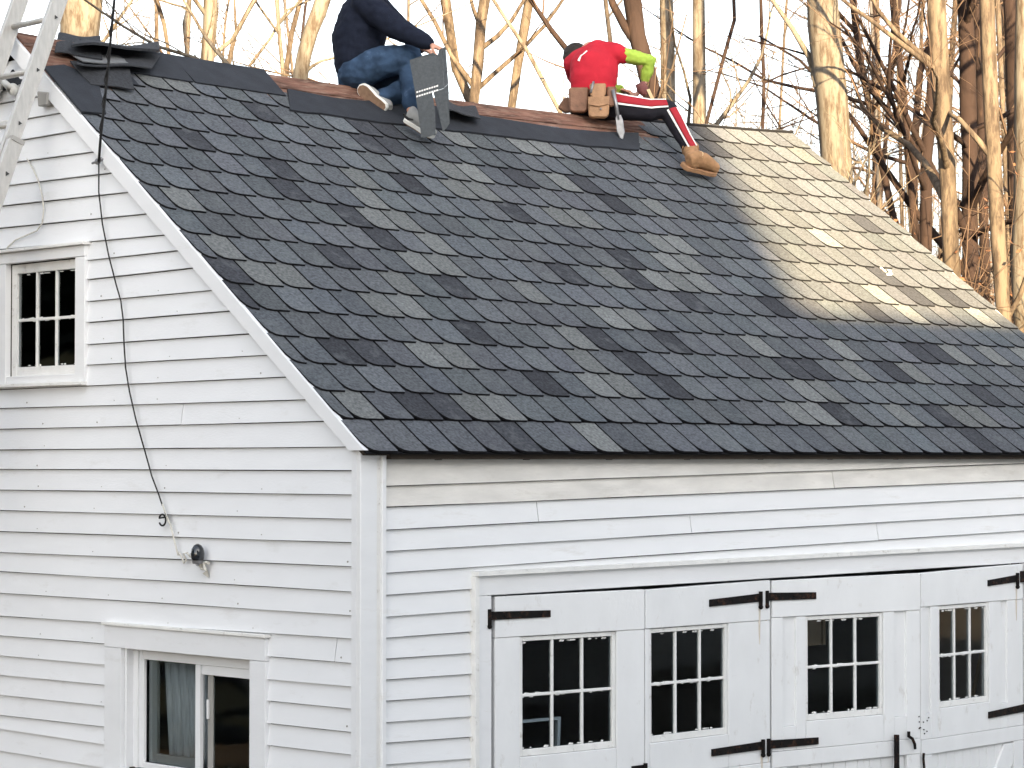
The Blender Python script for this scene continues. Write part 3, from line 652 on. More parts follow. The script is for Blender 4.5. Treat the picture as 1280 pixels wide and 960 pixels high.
jb = MB(); G.pslab(jb, q(0, 151, 17, 149, 15, 158, 0, 160), .004, .025); jo = jb.build('batten', 'paint_worn', garage, bevel=.003)
# loose wire hanging over the attic window
pts = [G.P(*G.uv(x, y), .012) for x, y in [(36, 199), (44, 212), (50, 226), (55, 245), (57, 262), (55, 279), (48, 289), (36, 294), (22, 300), (12, 309), (4, 325), (0, 345)]]
mb = MB(); mb.tube(pts, .0045, 5); tag(mb.build('loose_wire', 'wire_pale', smooth=True), 'thin white wire hanging loose above the attic window', 'wire')
# black cable: comes down from above, ties at the rake and runs down the siding
wp = lambda x, y, o=.03: G.P(*G.uv(x, y, o), o)
dw = (wp(123.5, 202, .06)-CAM).dot(FH)
top = [at_depth(150, -60, dw-.25), at_depth(143, 0, dw-.2), at_depth(140, 30, dw-.16), at_depth(135.5, 80, dw-.10), at_depth(131, 125, dw-.06), at_depth(126, 170, dw-.03), wp(123.5, 202, .06)]
seg = top+[wp(*p) for p in [(123.5, 240), (128, 280), (136, 320), (145, 355), (151, 376), (154, 400), (155, 430), (157, 460), (162, 490), (170, 525), (180, 560), (190, 596), (198, 617), (203, 632)]]
cable = empty('service_cable', seg[-1], 'black cable running from above the roof edge down the gable siding', 'cable')
bpy.context.view_layer.update()
mb = MB(); mb.tube([top[0]+V((.5, .8, 3.2))]+top, .0075, 6); mb.build('twisted_drop', 'rubber', cable, smooth=True)
mb = MB(); mb.tube(seg[6:18], .0042, 6); mb.tube(seg[17:], .0042, 6); mb.build('lead', 'rubber', cable, smooth=True)
mb = MB(); mb.tube([p+V((-.004, .016*math.sin(i*2.1), 0)) for i, p in enumerate([top[2].lerp(top[5], t/14) for t in range(15)])], .0038, 5); mb.build('tracer_wire', 'rubber', cable, smooth=True)
cc = wp(203, 650); ring = [cc+V((0, .030*math.cos(t), .030*math.sin(t))) for t in [a*.42+.3 for a in range(14)]]
mb = MB(); mb.tube([wp(206, 640), wp(209, 646)]+ring, .005, 6); mb.build('curl', 'rubber', cable, smooth=True)
mb = MB(); mb.tube([wp(*p) for p in [(203, 630), (208, 645), (213, 656), (217, 672), (221, 688), (223, 694)]], .0048, 6); mb.tube([wp(*p) for p in [(223, 690), (227, 696), (230, 704), (233, 700), (229, 692), (234, 691), (238, 696)]], .005, 6); mb.build('pale_tail', 'wire_pale', cable, smooth=True)
mb = MB(); cl = wp(122, 202, .045); mb.tube([cl+V((0, .05, -.005)), cl+V((0, -.04, .005))], .007, 6); mb.ball(cl, .018, seg=8, ring=6); mb.ball(cl+V((0, -.035, .01)), .011, seg=8, ring=6); mb.build('clamp', 'steel', cable)
kn = empty('glass_insulator', wp(247, 700), 'dark glass insulator knob with frayed pale tape on the gable siding', 'insulator')
bpy.context.view_layer.update()
c = wp(247, 692, .06); mb = MB(); mb.tube([c+V((0, 0, z)) for z in (-.035, -.02, .0, .025, .042, .050)], [.030, .034, .036, .031, .020, .006], 14); mg = mat('dark_glass', (.012, .016, .022), .08, .1, 10, spec=.8)
mb.build('dome', mg, kn, smooth=True)
mb = MB(); mb.tube([c-V((0, 0, .034)), c-V((0, 0, .052))], [.030, .026], 14); mb.tube([c-V((0, 0, .045)), wp(247, 705, .0)], .012, 8); mb.build('bracket', 'steel', kn, smooth=False)
mb = MB(); mb.tube([wp(*p, .035) for p in [(250, 701), (255, 706), (257, 712), (252, 711), (250, 705)]], .008, 6); mb.tube([wp(257, 703, .03), wp(261, 704, .03)], .009, 6); mb.prism([wp(253, 717, .012), wp(259, 712, .012), wp(261, 719, .012), wp(260, 722, .012)], [wp(253, 717, .006), wp(259, 712, .006), wp(261, 719, .006), wp(260, 722, .006)]); mb.build('tape', 'wire_pale', kn)

# ------------------------------------------------------------------ ladder
LN = math.radians(20.5); LU = V((math.sin(LN), 0, math.cos(LN)))    # direction up the rails
L0 = on_plane(58, 80, (-.12, 0, 0), V((1, 0, 0)))                     # right rail meets the rake here
lad = empty('extension_ladder', (L0-LU*(L0.z/LU.z)), 'aluminium extension ladder leaning on the gable rake at the left edge', 'ladder')
bpy.context.view_layer.update()
LNn = V((-math.cos(LN), 0, math.sin(LN)))                              # away from the wall
def railp(side, t, off=0, out=0): return L0+LU*t+V((0, side, 0))+LNn*(off)
def rail(side, t0, t1, w, dpt, off, name, m='alu', flip=1):
    # channel section: web plus two lips
    mb = MB()
    for (s0, s1, d0, d1) in ((0, .006, 0, dpt), (.006, w, 0, .005), (.006, w, dpt-.005, dpt)):
        f = [railp(side+flip*a, t0, off+d) for a, d in ((s0, d0), (s1, d0), (s1, d1), (s0, d1))]; b = [railp(side+flip*a, t1, off+d) for a, d in ((s0, d0), (s1, d0), (s1, d1), (s0, d1))]
        mb.prism(f, b)
    return mb.build(name, m, lad, bevel=.0015)
tb = -L0.z/LU.z
# fly section: outer face of its right rail seen broadside
def flat_rail(side, t0, t1, dpt, w, off, name='rail'):
    mb = MB()
    for (s0, s1, d0, d1) in ((0, w, 0, dpt*.12), (0, w, dpt*.88, dpt), (w*.08, w*.22, dpt*.12, dpt*.88)):
        mb.prism([railp(side+a, t0, off+d) for a, d in ((s0, d0), (s1, d0), (s1, d1), (s0, d1))], [railp(side+a, t1, off+d) for a, d in ((s0, d0), (s1, d0), (s1, d1), (s0, d1))])
    return mb.build(name, 'alu', lad, bevel=.001)
for side in (0, .43): flat_rail(side, -2.2, 1.6, .092, .032, 0)
for side in (-.045, .475): flat_rail(side, tb+.05, -.50, .092, .032, -.0)
t = .27
for i in range(-7, 5):
    tt = t+i*.325
    mb = MB(); mb.tube([railp(.015, tt, .037), railp(.445, tt, .037)], .0165, 10); mb.build('rung', 'alu', lad, smooth=True)
    for sd_ in (-.004,): mb = MB(); mb.tube([railp(sd_, tt, .037), railp(sd_+.012, tt, .037)], .012, 3); mb.build('rung_end', 'alu_dark', lad)
i = 0; tt = tb+.3
while tt < -.52:
    mb = MB(); mb.tube([railp(-.03, tt, .037), railp(.49, tt, .037)], .0165, 10); mb.build('rung', 'alu', lad, smooth=True)
    mb = MB(); mb.tube([railp(-.049, tt, .037), railp(-.040, tt, .037)], .014, 3); mb.build('rung_end', 'alu_dark', lad); tt += .305
for s_ in (-.045, .475): mb = MB(); mb.prism([railp(s_-.004, -.50, -.003), railp(s_+.034, -.50, -.003), railp(s_+.034, -.50, .078), railp(s_-.004, -.50, .078)], [railp(s_-.004, -.475, -.003), railp(s_+.034, -.475, -.003), railp(s_+.034, -.475, .078), railp(s_-.004, -.475, .078)]); mb.build('rail_guide', 'grey_plastic', lad)
for s_ in (-.05, .47): mb = MB(); a = railp(s_, tb+.0, 0); mb.box((a.x-.09, a.y-.005, -.0), (a.x+.05, a.y+.045, .05)); mb.build('foot', 'rubber', lad)

# ------------------------------------------------------------------ loose shingle sheets
def sheet(name, corners, label, m='sheet', bump=.02, th=.007, ph=0, edge=True, group='loose shingle sheets on the ridge'):
    # corners: four world points (a, b, c, d); gently warped sheet with real thickness
    a, b, c, d = [V(p) for p in corners]; n = 8; mb = MB(); nn = (b-a).cross(d-a).normalized(); g = {}
    for lay in (0, 1):
        for i in range(n+1):
            for j in range(5):
                u, v = i/n, j/4; p = a.lerp(b, u).lerp(d.lerp(c, u), v)+nn*(bump*math.sin(u*math.pi+ph)*math.cos(v*2+ph)+bump*.4*math.sin(u*7+ph*2))-nn*(th*lay)
                g[lay, i, j] = len(mb.v); mb.v.append(p)
    for i in range(n):
        for j in range(4): mb.f.append((g[0, i, j], g[0, i+1, j], g[0, i+1, j+1], g[0, i, j+1])); mb.f.append((g[1, i, j+1], g[1, i+1, j+1], g[1, i+1, j], g[1, i, j]))
    for i in range(n):
        mb.f.append((g[1, i, 0], g[1, i+1, 0], g[0, i+1, 0], g[0, i, 0])); mb.f.append((g[0, i, 4], g[0, i+1, 4], g[1, i+1, 4], g[1, i, 4]))
    for j in range(4):
        mb.f.append((g[0, 0, j], g[0, 0, j+1], g[1, 0, j+1], g[1, 0, j])); mb.f.append((g[1, n, j], g[1, n, j+1], g[0, n, j+1], g[0, n, j]))
    o = mb.build(name, m); tag(o, label, 'shingle', group); return o
def rdep(px): p = on_plane(px, 60+.125*(px-15), (0, RY, 0), V((0, 1, 0))); return (p-CAM).dot(FH)
def A_(px, py, dd=0): return at_depth(px, py, rdep(px)+dd)
Q_ = lambda x, y, h: on_plane(x, y, V((0, 0, EZ))+RN*h, RN)
sheet('shingle_sheet', [Q_(68, 66, .03), Q_(128, 74, .05), A_(125, 46, .16), A_(73, 40, .16)], 'black shingle sheet at the back of the ridge pile beside the ladder', bump=.012, ph=.3)
sheet('shingle_sheet', [Q_(96, 80, .09), Q_(190, 84, .06), A_(203, 70, .02), A_(98, 60, .10)], 'dark shingle sheet in the middle of the ridge pile', bump=.018, ph=1.5)
sheet('shingle_sheet', [A_(89, 58, -.34), A_(200, 63, -.30), A_(198, 54, .05), A_(97, 49, .10)], 'topmost dark shingle sheet of the ridge pile sticking out to the right', bump=.026, ph=.2, th=.015)
sheet('shingle_sheet', [Q_(104, 78, .08), Q_(168, 79, .06), A_(140, 68, -.05), A_(87, 65, -.22)], 'shingle sheet with its pale grey edge curled up at the front of the ridge pile', m='sheet_grey', bump=.010, ph=1.0)
sheet('shingle_sheet', [Q_(114, 104, .025), Q_(168, 112, .025), Q_(160, 80, .04), Q_(88, 75, .04)], 'lowest shingle sheet of the ridge pile lying flat on the slope', bump=.006, ph=2.2)
sheet('shingle_sheet', [Q_(556, 138, .05), Q_(601, 148, .035), A_(592, 130, .05), A_(553, 121, .0)], 'curled shingle sheet on the ridge just right of the man in the dark jacket', bump=.015, ph=.6)
# cable passes in front; the sheets rest on the capping

# ------------------------------------------------------------------ people
def solid(mb, name, m, parent, voxel=.008, smooth_it=6, wr=0, wscale=9, seed=0, keep=None):
    me = mb.mesh(name); tmp = bpy.data.objects.new('tmp', me); col.objects.link(tmp)
    r = tmp.modifiers.new('r', 'REMESH'); r.mode = 'VOXEL'; r.voxel_size = voxel; r.use_smooth_shade = True
    s = tmp.modifiers.new('s', 'SMOOTH'); s.iterations = smooth_it; s.factor = .5
    dg = bpy.context.evaluated_depsgraph_get(); dg.update(); out = bpy.data.meshes.new_from_object(tmp.evaluated_get(dg)); bpy.data.objects.remove(tmp); out.name = name
    if wr:
        nv = [v.normal.copy() for v in out.vertices]
        for v, n in zip(out.vertices, nv):
            p = v.co*wscale+V((seed, 0, 0)); w_ = noise.noise(V((p.x+p.z*.6, p.y, p.z*1.6)))+.5*noise.noise(p*2.3)
            v.co += n*(w_*wr)
    out.polygons.foreach_set('use_smooth', [True]*len(out.polygons)); out.materials.clear()
    return link(name, out, parent, m)
def limb(mb, pts, rad, side=None, n=14):
    # densify, then tube with rounded ends
    P = [V(p) for p in pts]; mb.tube(P, rad, n, side=side)
    for p, r in zip(P, rad):
        mb.ball(p, (r if not hasattr(r, '__len__') else min(r))*.99, seg=n, ring=8)
def basis(z, x):
    z = z.normalized(); x = (x-z*x.dot(z)).normalized(); y = z.cross(x); return Matrix((x, y, z)).transposed()
def hand(mb, wrist, d, palm_n, curl=.6, flip=1, sz=1.0):
    # palm and five fingers; d = direction of the hand, palm_n = normal on the palm side
    d = d.normalized(); palm_n = (palm_n-d*palm_n.dot(d)).normalized(); s = d.cross(palm_n)*flip
    mb.tube([wrist, wrist+d*.03*sz, wrist+d*.085*sz], [(.026*sz, .018*sz), (.038*sz, .016*sz), (.041*sz, .014*sz)], 12, side=s); mb.ball(wrist+d*.085*sz, (.013*sz), seg=10, ring=6)
    for i, (off, ln) in enumerate([(-.030, .070), (-.010, .078), (.011, .073), (.030, .058)]):
        p = wrist+d*.082*sz+s*off*sz; dir_ = d.copy(); pts = [p]; c = curl*(1+.12*i)
        for j, f in enumerate((.45, .32, .25)):
            ang = c*(.7+.5*j); dir_ = (dir_*math.cos(ang*.6)+palm_n*math.sin(ang*.6)).normalized(); p = p+dir_*ln*f*sz; pts.append(p)
        limb(mb, pts, [.0095*sz, .009*sz, .008*sz, .007*sz], n=8)
    p = wrist+d*.03*sz-s*.03*sz; t1 = p+(d*.6-s*.7+palm_n*.35).normalized()*.036*sz; t2 = t1+(d*.8-s*.2+palm_n*.6).normalized()*.032*sz
    limb(mb, [p, t1, t2], [.013*sz, .011*sz, .009*sz], n=8)
TOCAM = -FH; RTv = RT.copy(); UPv = V((0, 0, 1))
def P3(px, py, dd=0, base=None): return at_depth(px, py, base+dd)
# --- man in the dark jacket, seated on the ridge
B1 = rdep(450)-.02; rf = lambda x, y, h: on_plane(x, y, V((0, 0, EZ))+RN*h, RN)
p = lambda x, y, dd=0: P3(x, y, dd, B1)
man1 = empty('person', p(450, 108), 'person in a dark jacket and blue jeans sitting on the ridge holding a shingle', 'person', 'people working on the roof')
bpy.context.view_layer.update()
hip = p(447, 90, .02); chest = p(452, 35, .03); neck = p(470, -12, .02); head = p(487, -38, .02)
shR = p(456, 5, -.14); elR = p(494, 34, -.20); wrR = p(537, 55, -.28); shL = p(468, 2, .18); elL = p(505, 40, .20); wrL = p(528, 60, .04)
kR = p(513, 70, -.06); anR = on_plane(515, 138, (0, 0, EZ+.06), RN); 
hL = p(450, 92, .10); kL = p(520, 100, .05); anL = p(478, 122, -.12); hR = p(444, 90, -.06)
side1 = FH
body = MB()
limb(body, [hip, hip.lerp(chest, .5), chest, chest.lerp(neck, .6)], [(.15, .10), (.13, .10), (.16, .11), (.10, .08)], side=side1); limb(body, [neck.lerp(chest, .3), neck, head], [.06, .055, .06])
body.ball(head, (.078, .095, .115), basis(UPv, FH)); body.ball(head+RTv*.095+V((0, 0, -.01)), (.02, .012, .02)); body.ball(head+RTv*.08-V((0, 0, .06)), (.03, .03, .025))
for (a, b, c) in ((shR, elR, wrR), (shL, elL, wrL)): limb(body, [a, b, c], [.045, .037, .026])
for (a, b, c) in ((hR, kR, anR), (hL, kL, anL)): limb(body, [a, b, c], [.075, .05, .035])
hand(body, wrR, (p(550, 61, -.30)-wrR), V((0, 0, -1))+RTv*.3, .9, 1); hand(body, wrL, (p(540, 66, .0)-wrL), V((0, 0, -1)), .7, -1)
solid(body, 'body', 'skin', man1, .0062, 3)
jk = MB()
limb(jk, [p(440, 97, .02), p(445, 78, .02), p(448, 50, .03), p(456, 22, .03), p(466, -6, .03)], [(.155, .085), (.165, .145), (.18, .175), (.19, .165), (.12, .10)], side=side1, n=20)
limb(jk, [p(455, 2, -.12), p(472, 16, -.17), elR, elR.lerp(wrR, .5), wrR-(wrR-elR).normalized()*.012], [.085, .084, .076, .064, .047], n=16)
limb(jk, [shL, elL, wrL-(wrL-elL).normalized()*.02], [.078, .062, .043], n=16); jk.tube([p(464, -4, .02), p(474, -16, .02)], [.075, .07], 14)
solid(jk, 'jacket', 'jacket', man1, .0095, 8, .007, 13, 3)
jn = MB()
limb(jn, [p(442, 96, .02), p(452, 92, .02)], [(.15, .11), (.15, .11)], side=side1, n=20)
limb(jn, [p(446, 90, -.05), p(478, 78, -.10), p(505, 72, -.10), kR], [.115, .105, .088, .072], n=18); limb(jn, [kR, kR.lerp(anR, .4), anR+(kR-anR).normalized()*.05], [.078, .072, .062], n=16)
limb(jn, [hL, p(490, 98, .10), kL], [.115, .10, .08], n=16); limb(jn, [kL+V((0, 0, -.02)), p(502, 115, -.04), anL], [.085, .075, .055], n=16)
solid(jn, 'jeans', 'denim', man1, .009, 6, .008, 16, 9)
# sneakers
def shoe(heel, toe, upv, name, m_up, m_sole, brown, parent, w=.048, h=.07, sock=None):
    d = (toe-heel); L = d.length; d.normalize(); upv = (upv-d*upv.dot(d)).normalized(); s = d.cross(upv); nm = lambda t, o, z: heel+d*(L*t)+s*o+upv*z
    mb = MB(); mb.tube([nm(t, 0, z) for t, z in ((.0, .035), (.18, .045), (.42, .042), (.7, .032), (.92, .024))], [(w*.75, .030), (w*.9, .045), (w*.95, .042), (w*1.02, .030), (w*.7, .018)], 14, side=s)
    mb.ball(nm(.12, 0, .06), (w*.8, w*.8, .045), seg=12); mb.ball(nm(.9, 0, .022), (w*.85, w*.7, .022), basis(upv, s), seg=12)
    so_ = solid(mb, name, m_up, parent, .006, 4)
    outl = [(t, w*k) for t, k in ((-.03, .45), (.03, .82), (.2, .88), (.42, .80), (.62, .98), (.8, 1.05), (.93, .80), (1.0, .35))]
    ring = [(t, o) for t, o in outl]+[(t, -o) for t, o in outl[::-1]]
    mb = MB(); mb.prism([nm(t, o, .012) for t, o in ring], [nm(t, o, -.014) for t, o in ring]); mb.build('sole', m_sole, parent, bevel=.004)
    mb = MB(); mb.prism([nm(.48+(t-.48)*.93, o*.84, -.0141) for t, o in ring], [nm(.48+(t-.48)*.93, o*.84, -.019) for t, o in ring]); mb.build('outsole', brown, parent)
    return so_
shoe(p(482, 137, -.20), p(449, 108, -.14), (TOCAM*-.85+V((0, 0, .35))-RTv*-.25), 'sneaker', 'shoe', 'sole', 'sole_brown', man1, .046)
rf = lambda x, y, h: on_plane(x, y, V((0, 0, EZ))+RN*h, RN)
shoe(rf(507, 149, .025), rf(543, 171, .025), RN, 'sneaker', 'shoe', 'sole', 'sole_brown', man1, .040)
mb = MB(); mb.ball(head+V((0, 0, .025))-RTv*.012, (.085, .10, .10), basis(UPv, FH)); solid(mb, 'hair', 'hair', man1, .008, 2, .004, 40)
mb = MB(); pts = [rf(505, 143, .075), rf(507, 147, .06), rf(511, 150, .055), rf(517, 151, .065)]; mb.tube([q_-FH*.045 for q_ in pts], [.006, .009, .009, .004], 6); mb.build('shoe_swoosh', 'rubber', man1)
# shingle strip in his hand
hs = empty('shingle_strip', p(537, 116, -.40), 'grey three tab shingle held upright by the man in the dark jacket', 'shingle')
bpy.context.view_layer.update()
BS = (rf(526, 173, .03)-CAM).dot(FH)-.04
fs = lambda x, y, dd=0: at_depth(x, y, BS+dd-.0010*(y-115))
mb = MB(); back = lambda pts: [v+(FH*.007) for v in pts]
def pan(pts, name, m='sheet_held'): mb = MB(); mb.prism(pts[::-1], back(pts)[::-1]); return mb.build(name, m, hs)
pan([fs(512, 75), fs(520, 122), fs(555, 110), fs(553, 60), fs(549, 62), fs(547, 69, .01), fs(541, 66), fs(530, 69)], 'top_lap')
pan([fs(553.05, 60), fs(555.05, 110), fs(560.5, 104, .03), fs(557, 58, .03)], 'folded_edge')
pan([fs(520, 122.3), fs(527, 172.5, .02), fs(537, 170.5, .015), fs(544.5, 168, .01), fs(544, 140), fs(540.5, 115.2)], 'tab')
pan([fs(541.5, 115), fs(548, 140), fs(553.5, 165, .02), fs(558, 160, .025), fs(562, 154, .03), fs(560.7, 104.3, .03), fs(555, 110.4)], 'tab')
mb = MB()
for r_ in (0, 1):
    for i in range(9):
        x = 520.5+i*3.1; y = 114.5-i*.95+r_*5.4; y2 = y-.75
        mb.prism([v-FH*.004 for v in (fs(x, y), fs(x, y+2), fs(x+2.3, y2+2), fs(x+2.3, y2))][::-1], [v-FH*.001 for v in (fs(x, y), fs(x, y+2), fs(x+2.3, y2+2), fs(x+2.3, y2))][::-1])
mb.build('sealant_dashes', 'white_stripe', hs)['kind'] = 'stuff'

# --- man in the red shirt
B2 = rdep(745)-.05
p = lambda x, y, dd=0: P3(x, y, dd, B2)
man2 = empty('person', p(745, 145), 'person in a red shirt and tool belt on the ridge near the sunlit shingles', 'person', 'people working on the roof')
bpy.context.view_layer.update()
hip = p(742, 130); chest = p(742, 85, .08); neck = p(738, 64, .16); head = p(721, 74, .24)
shR = p(771, 66, .06); elR = p(812, 76, .08); wrR = p(806, 101, .12); shL = p(716, 80, .16); elL = p(722, 110, .38); wrL = p(775, 112, .36)
hR = p(756, 130, .0); kR = p(834, 136, -.02); anR = rf(863, 187, .10); hL = p(728, 132, .06); kL = p(775, 128, .42); anL = p(765, 175, .62)
body = MB(); sd2 = RTv
limb(body, [hip, hip.lerp(chest, .5), chest, neck], [(.145, .10), (.13, .09), (.165, .10), (.08, .07)], side=sd2); limb(body, [neck, head], [.055, .055])
body.ball(head, (.075, .092, .112), basis((RTv*-.35+UPv*.7-FH*-.3), FH)); body.ball(head+FH*.09-V((0, 0, .03)), (.015, .02, .015))
for (a, b, c) in ((shR, elR, wrR), (shL, elL, wrL)): limb(body, [a, b, c], [.045, .038, .026])
for (a, b, c) in ((hR, kR, anR), (hL, kL, anL)): limb(body, [a, b, c], [.072, .05, .036])
hand(body, wrR, p(800, 114, .14)-wrR, -RTv-V((0, 0, .3)), .8, 1); hand(body, wrL, p(790, 116, .32)-wrL, V((0, 0, -1)), .8, -1)
solid(body, 'body', 'skin', man2, .0062, 3)
sh = MB(); limb(sh, [p(741, 116, .0), p(741, 102, .02), p(743, 84, .06), p(747, 72, .10)], [(.150, .10), (.165, .13), (.172, .14), (.150, .11)], side=sd2, n=20)
limb(sh, [p(722, 76, .14), p(748, 64, .12), p(770, 66, .06), p(779, 70, .06)], [.075, .085, .070, .058], n=16); limb(sh, [shL, shL.lerp(elL, .5)], [.07, .06], n=14)
solid(sh, 'shirt', 'shirt', man2, .009, 8, .005, 11, 5)
sv = MB(); limb(sv, [p(780, 69, .06), p(798, 73, .07), elR, elR.lerp(wrR, .5), wrR+(elR-wrR).normalized()*.015], [.054, .053, .047, .044, .034], n=16); solid(sv, 'sleeve', 'lime', man2, .007, 5, .006, 22, 2)
sv = MB(); limb(sv, [shL.lerp(elL, .45), elL, wrL], [.055, .052, .036], n=14); solid(sv, 'sleeve', 'lime', man2, .009, 4, .004, 20, 2)
tr = MB(); limb(tr, [p(741, 134, .02), p(742, 118, .02)], [(.15, .11), (.15, .11)], side=sd2, n=20)
leg1 = [p(758, 132, -.02), p(785, 135, -.06), p(812, 138, -.06), kR]; rad1 = [.105, .088, .078, .066]
leg2 = [kR, kR.lerp(anR, .35), kR.lerp(anR, .75), anR-(kR-anR).normalized()*.01]; rad2 = [.066, .064, .054, .052]
limb(tr, leg1, rad1, n=18); limb(tr, leg2, rad2, n=18); limb(tr, [hL, kL, anL], [.10, .075, .05], n=14)
solid(tr, 'trousers', 'black_cloth', man2, .008, 5, .004, 14, 4)
def stripe(pts, rad, a0, a1, name, m, lift=.008):
    # strip lying on the outside of a leg, angle measured from the viewer side upwards
    mb = MB(); n = 12; C_ = []; 
    def samp(t):
        t = t*(len(pts)-1); i = min(int(t), len(pts)-2); f = t-i; return pts[i].lerp(pts[i+1], f), rad[i]+(rad[i+1]-rad[i])*f
    K = 4
    for i in range(n+1):
        c_, r = samp(i/n); d = (samp(min(1, i/n+.05))[0]-samp(max(0, i/n-.05))[0]).normalized(); out = (-FH-d*(-FH).dot(d)).normalized(); up_ = d.cross(out); up_ = up_ if up_.z*0+up_.dot(RTv*.5+UPv) > 0 else -up_
        for lay in (lift, lift-.006):
            for j in range(K+1): a = a0+(a1-a0)*j/K; mb.v.append(c_+(out*math.cos(a)+up_*math.sin(a))*(r+lay))
    W = 2*(K+1)
    for i in range(n):
        for j in range(K):
            a = i*W+j; mb.f.append((a, a+1, a+W+1, a+W)); a += K+1; mb.f.append((a+W, a+W+1, a+1, a))
        for j in (0, K): a = i*W+j; mb.f.append((a, a+W, a+W+K+1, a+K+1))
    return mb.build(name, m, man2, smooth=True)
L1, R1 = leg1[0:], rad1; up1 = [leg1[0].lerp(leg1[1], .45)]+leg1[1:3]+[leg1[2].lerp(kR, .85)]; upr = [.098, .088, .078, .068]
stripe(up1, upr, .18, .86, 'red_side_stripe', 'red_stripe'); stripe(up1, upr, .02, .16, 'white_piping', 'white_stripe', .009); stripe(up1, upr, .88, 1.02, 'white_piping', 'white_stripe', .009)
lo1 = [leg2[0].lerp(leg2[1], .35), leg2[1], leg2[2], leg2[3]]; lor = [.066, .064, .052, .052]
stripe(lo1, lor, .05, .80, 'red_side_stripe', 'red_stripe'); stripe(lo1, lor, -.22, -.02, 'white_piping', 'white_stripe', .009); stripe(lo1, lor, .83, 1.02, 'white_piping', 'white_stripe', .009)
# boot
bh, bt = rf(857, 208, .035), rf(893, 215.5, .035); bd_ = (bt-bh); BL = bd_.length; bd_.normalize(); bs = bd_.cross(RN).normalized(); upb = bs.cross(bd_)
nb = lambda t, o, z: bh+bd_*(BL*t)+bs*o+upb*z
bt_ = MB(); shf = (anR-nb(.12, 0, .05)); shl = shf.length; bt_.tube([nb(t, 0, z) for t, z in ((-.02, .050), (.2, .070), (.45, .068), (.75, .050), (.97, .040))], [(.042, .044), (.049, .062), (.050, .060), (.054, .046), (.042, .032)], 16, side=bs)
limb(bt_, [nb(.16, 0, .04), nb(.16, 0, .04).lerp(anR, .5), anR], [.050, .048, .054], n=16); bt_.ball(nb(.88, 0, .032), (.045, .05, .03), basis(upb, bd_))
solid(bt_, 'boot', 'boot', man2, .006, 4, .002, 30)
outl = [(-.1, .030), (0, .045), (.2, .048), (.42, .046), (.65, .054), (.85, .054), (.97, .042), (1.04, .018)]; ring = outl+[(t, -o) for t, o in outl[::-1]]
mb = MB(); mb.prism([nb(t, o, .016) for t, o in ring], [nb(t, o, -.016) for t, o in ring]); mb.build('boot_sole', 'leather', man2, bevel=.004)
ad = shf.normalized(); mb = MB(); mb.tube([anR-ad*.01, anR+ad*.02, anR+ad*.028], [.061, .062, .058], 14); mb.build('boot_collar', 'boot', man2, smooth=True, bevel=.006)
mb = MB()
for i in range(5): t = .28+.09*i; z = .125-.018*i; mb.tube([nb(t-.03, .036, z-.02), nb(t, .012, z+.004), nb(t+.01, -.02, z-.0)], .004, 5); mb.tube([nb(t+.02, .036, z-.03), nb(t, -.0, z), nb(t-.02, -.03, z-.005)], .004, 5)
mb.build('bootlace', 'wood_handle', man2, smooth=True)
# cap and hair
mb = MB(); mb.ball(head+V((0, 0, .018)), (.083, .10, .108), basis((RTv*-.35+UPv*.7+FH*.3), FH)); solid(mb, 'hair', 'hair', man2, .008, 2, .003, 40)
mb = MB(); mb.ball(head+V((0, 0, .05))-RTv*.008+FH*.03, (.068, .075, .070), basis(UPv, FH)); solid(mb, 'cap', 'cap', man2, .008, 2)
mb = MB()   # white lettering band on the shoulder of the shirt
stripe([p(721, 84, .08), p(725, 77, .09), p(731, 71, .10)], [.062, .062, .06], -.1, .10, 'shirt_print', 'white_stripe', .068)
# tool belt: strap, pouches, holder
mb = MB(); c0 = p(741, 122, .0); mb.tube([p(741, 121, .01), p(741, 115, .01)], [(.170, .135), (.168, .133)], 24, side=sd2); mb.build('tool_belt', 'leather_dark', man2, smooth=False, bevel=.004)
def pouch(x0, y0, x1, y1, dd, th, m, flap=True):
    mb = MB(); f = [p(x0, y0, dd), p(x0+1, y1-3, dd-.02), p(x0+4, y1, dd-.02), p(x1-4, y1, dd-.02), p(x1-1, y1-4, dd-.02), p(x1, y0, dd)]
    mb.prism(f[::-1], [v+FH*th for v in f][::-1]); o = mb.build('pouch', m, man2, bevel=.010)
    if flap: mb = MB(); f = [p(x0-1, y0-1, dd-.012), p(x0, y0+13, dd-.032), p((x0+x1)/2, y0+15, dd-.034), p(x1, y0+13, dd-.032), p(x1+1, y0-1, dd-.012)]; mb.prism(f[::-1], [v+FH*.012 for v in f][::-1]); mb.build('pouch_flap', 'leather', man2, bevel=.003); mb = MB(); mb.ball(p((x0+x1)/2+4, y0+12, dd-.037), .006, seg=8, ring=6); mb.build('snap', 'steel', man2)
pouch(735, 121, 762, 147, -.22, .07, 'leather', False); pouch(737, 104, 758, 123, -.20, .07, 'leather', False); pouch(711, 109, 736, 140, -.16, .08, 'leather_dark', False); pouch(758, 108, 771, 133, -.17, .05, 'leather_dark', False)
mb = MB(); f = [p(735, 121, -.235), p(735.5, 131, -.24), p(748, 133, -.243), p(761, 130, -.24), p(762, 120, -.235)]; mb.prism(f[::-1], [v+FH*.012 for v in f][::-1]); mb.build('pouch_flap', 'leather', man2, bevel=.003)
mb = MB(); mb.ball(p(751, 136, -.245), .007, seg=8, ring=6); mb.build('snap', 'steel', man2)
mb = MB(); f = [p(697, 134, -.05), p(705, 122, -.06), p(712, 121, -.08), p(714, 140, -.08), p(706, 141, -.06)]; mb.prism(f[::-1], [v+FH*.05 for v in f][::-1]); mb.build('pouch', 'leather_dark', man2, bevel=.008)
hm = empty('hammer', p(776, 150, -.16), 'grey steel hammer hanging from the tool belt of the man in the red shirt', 'hammer'); bpy.context.view_layer.update()
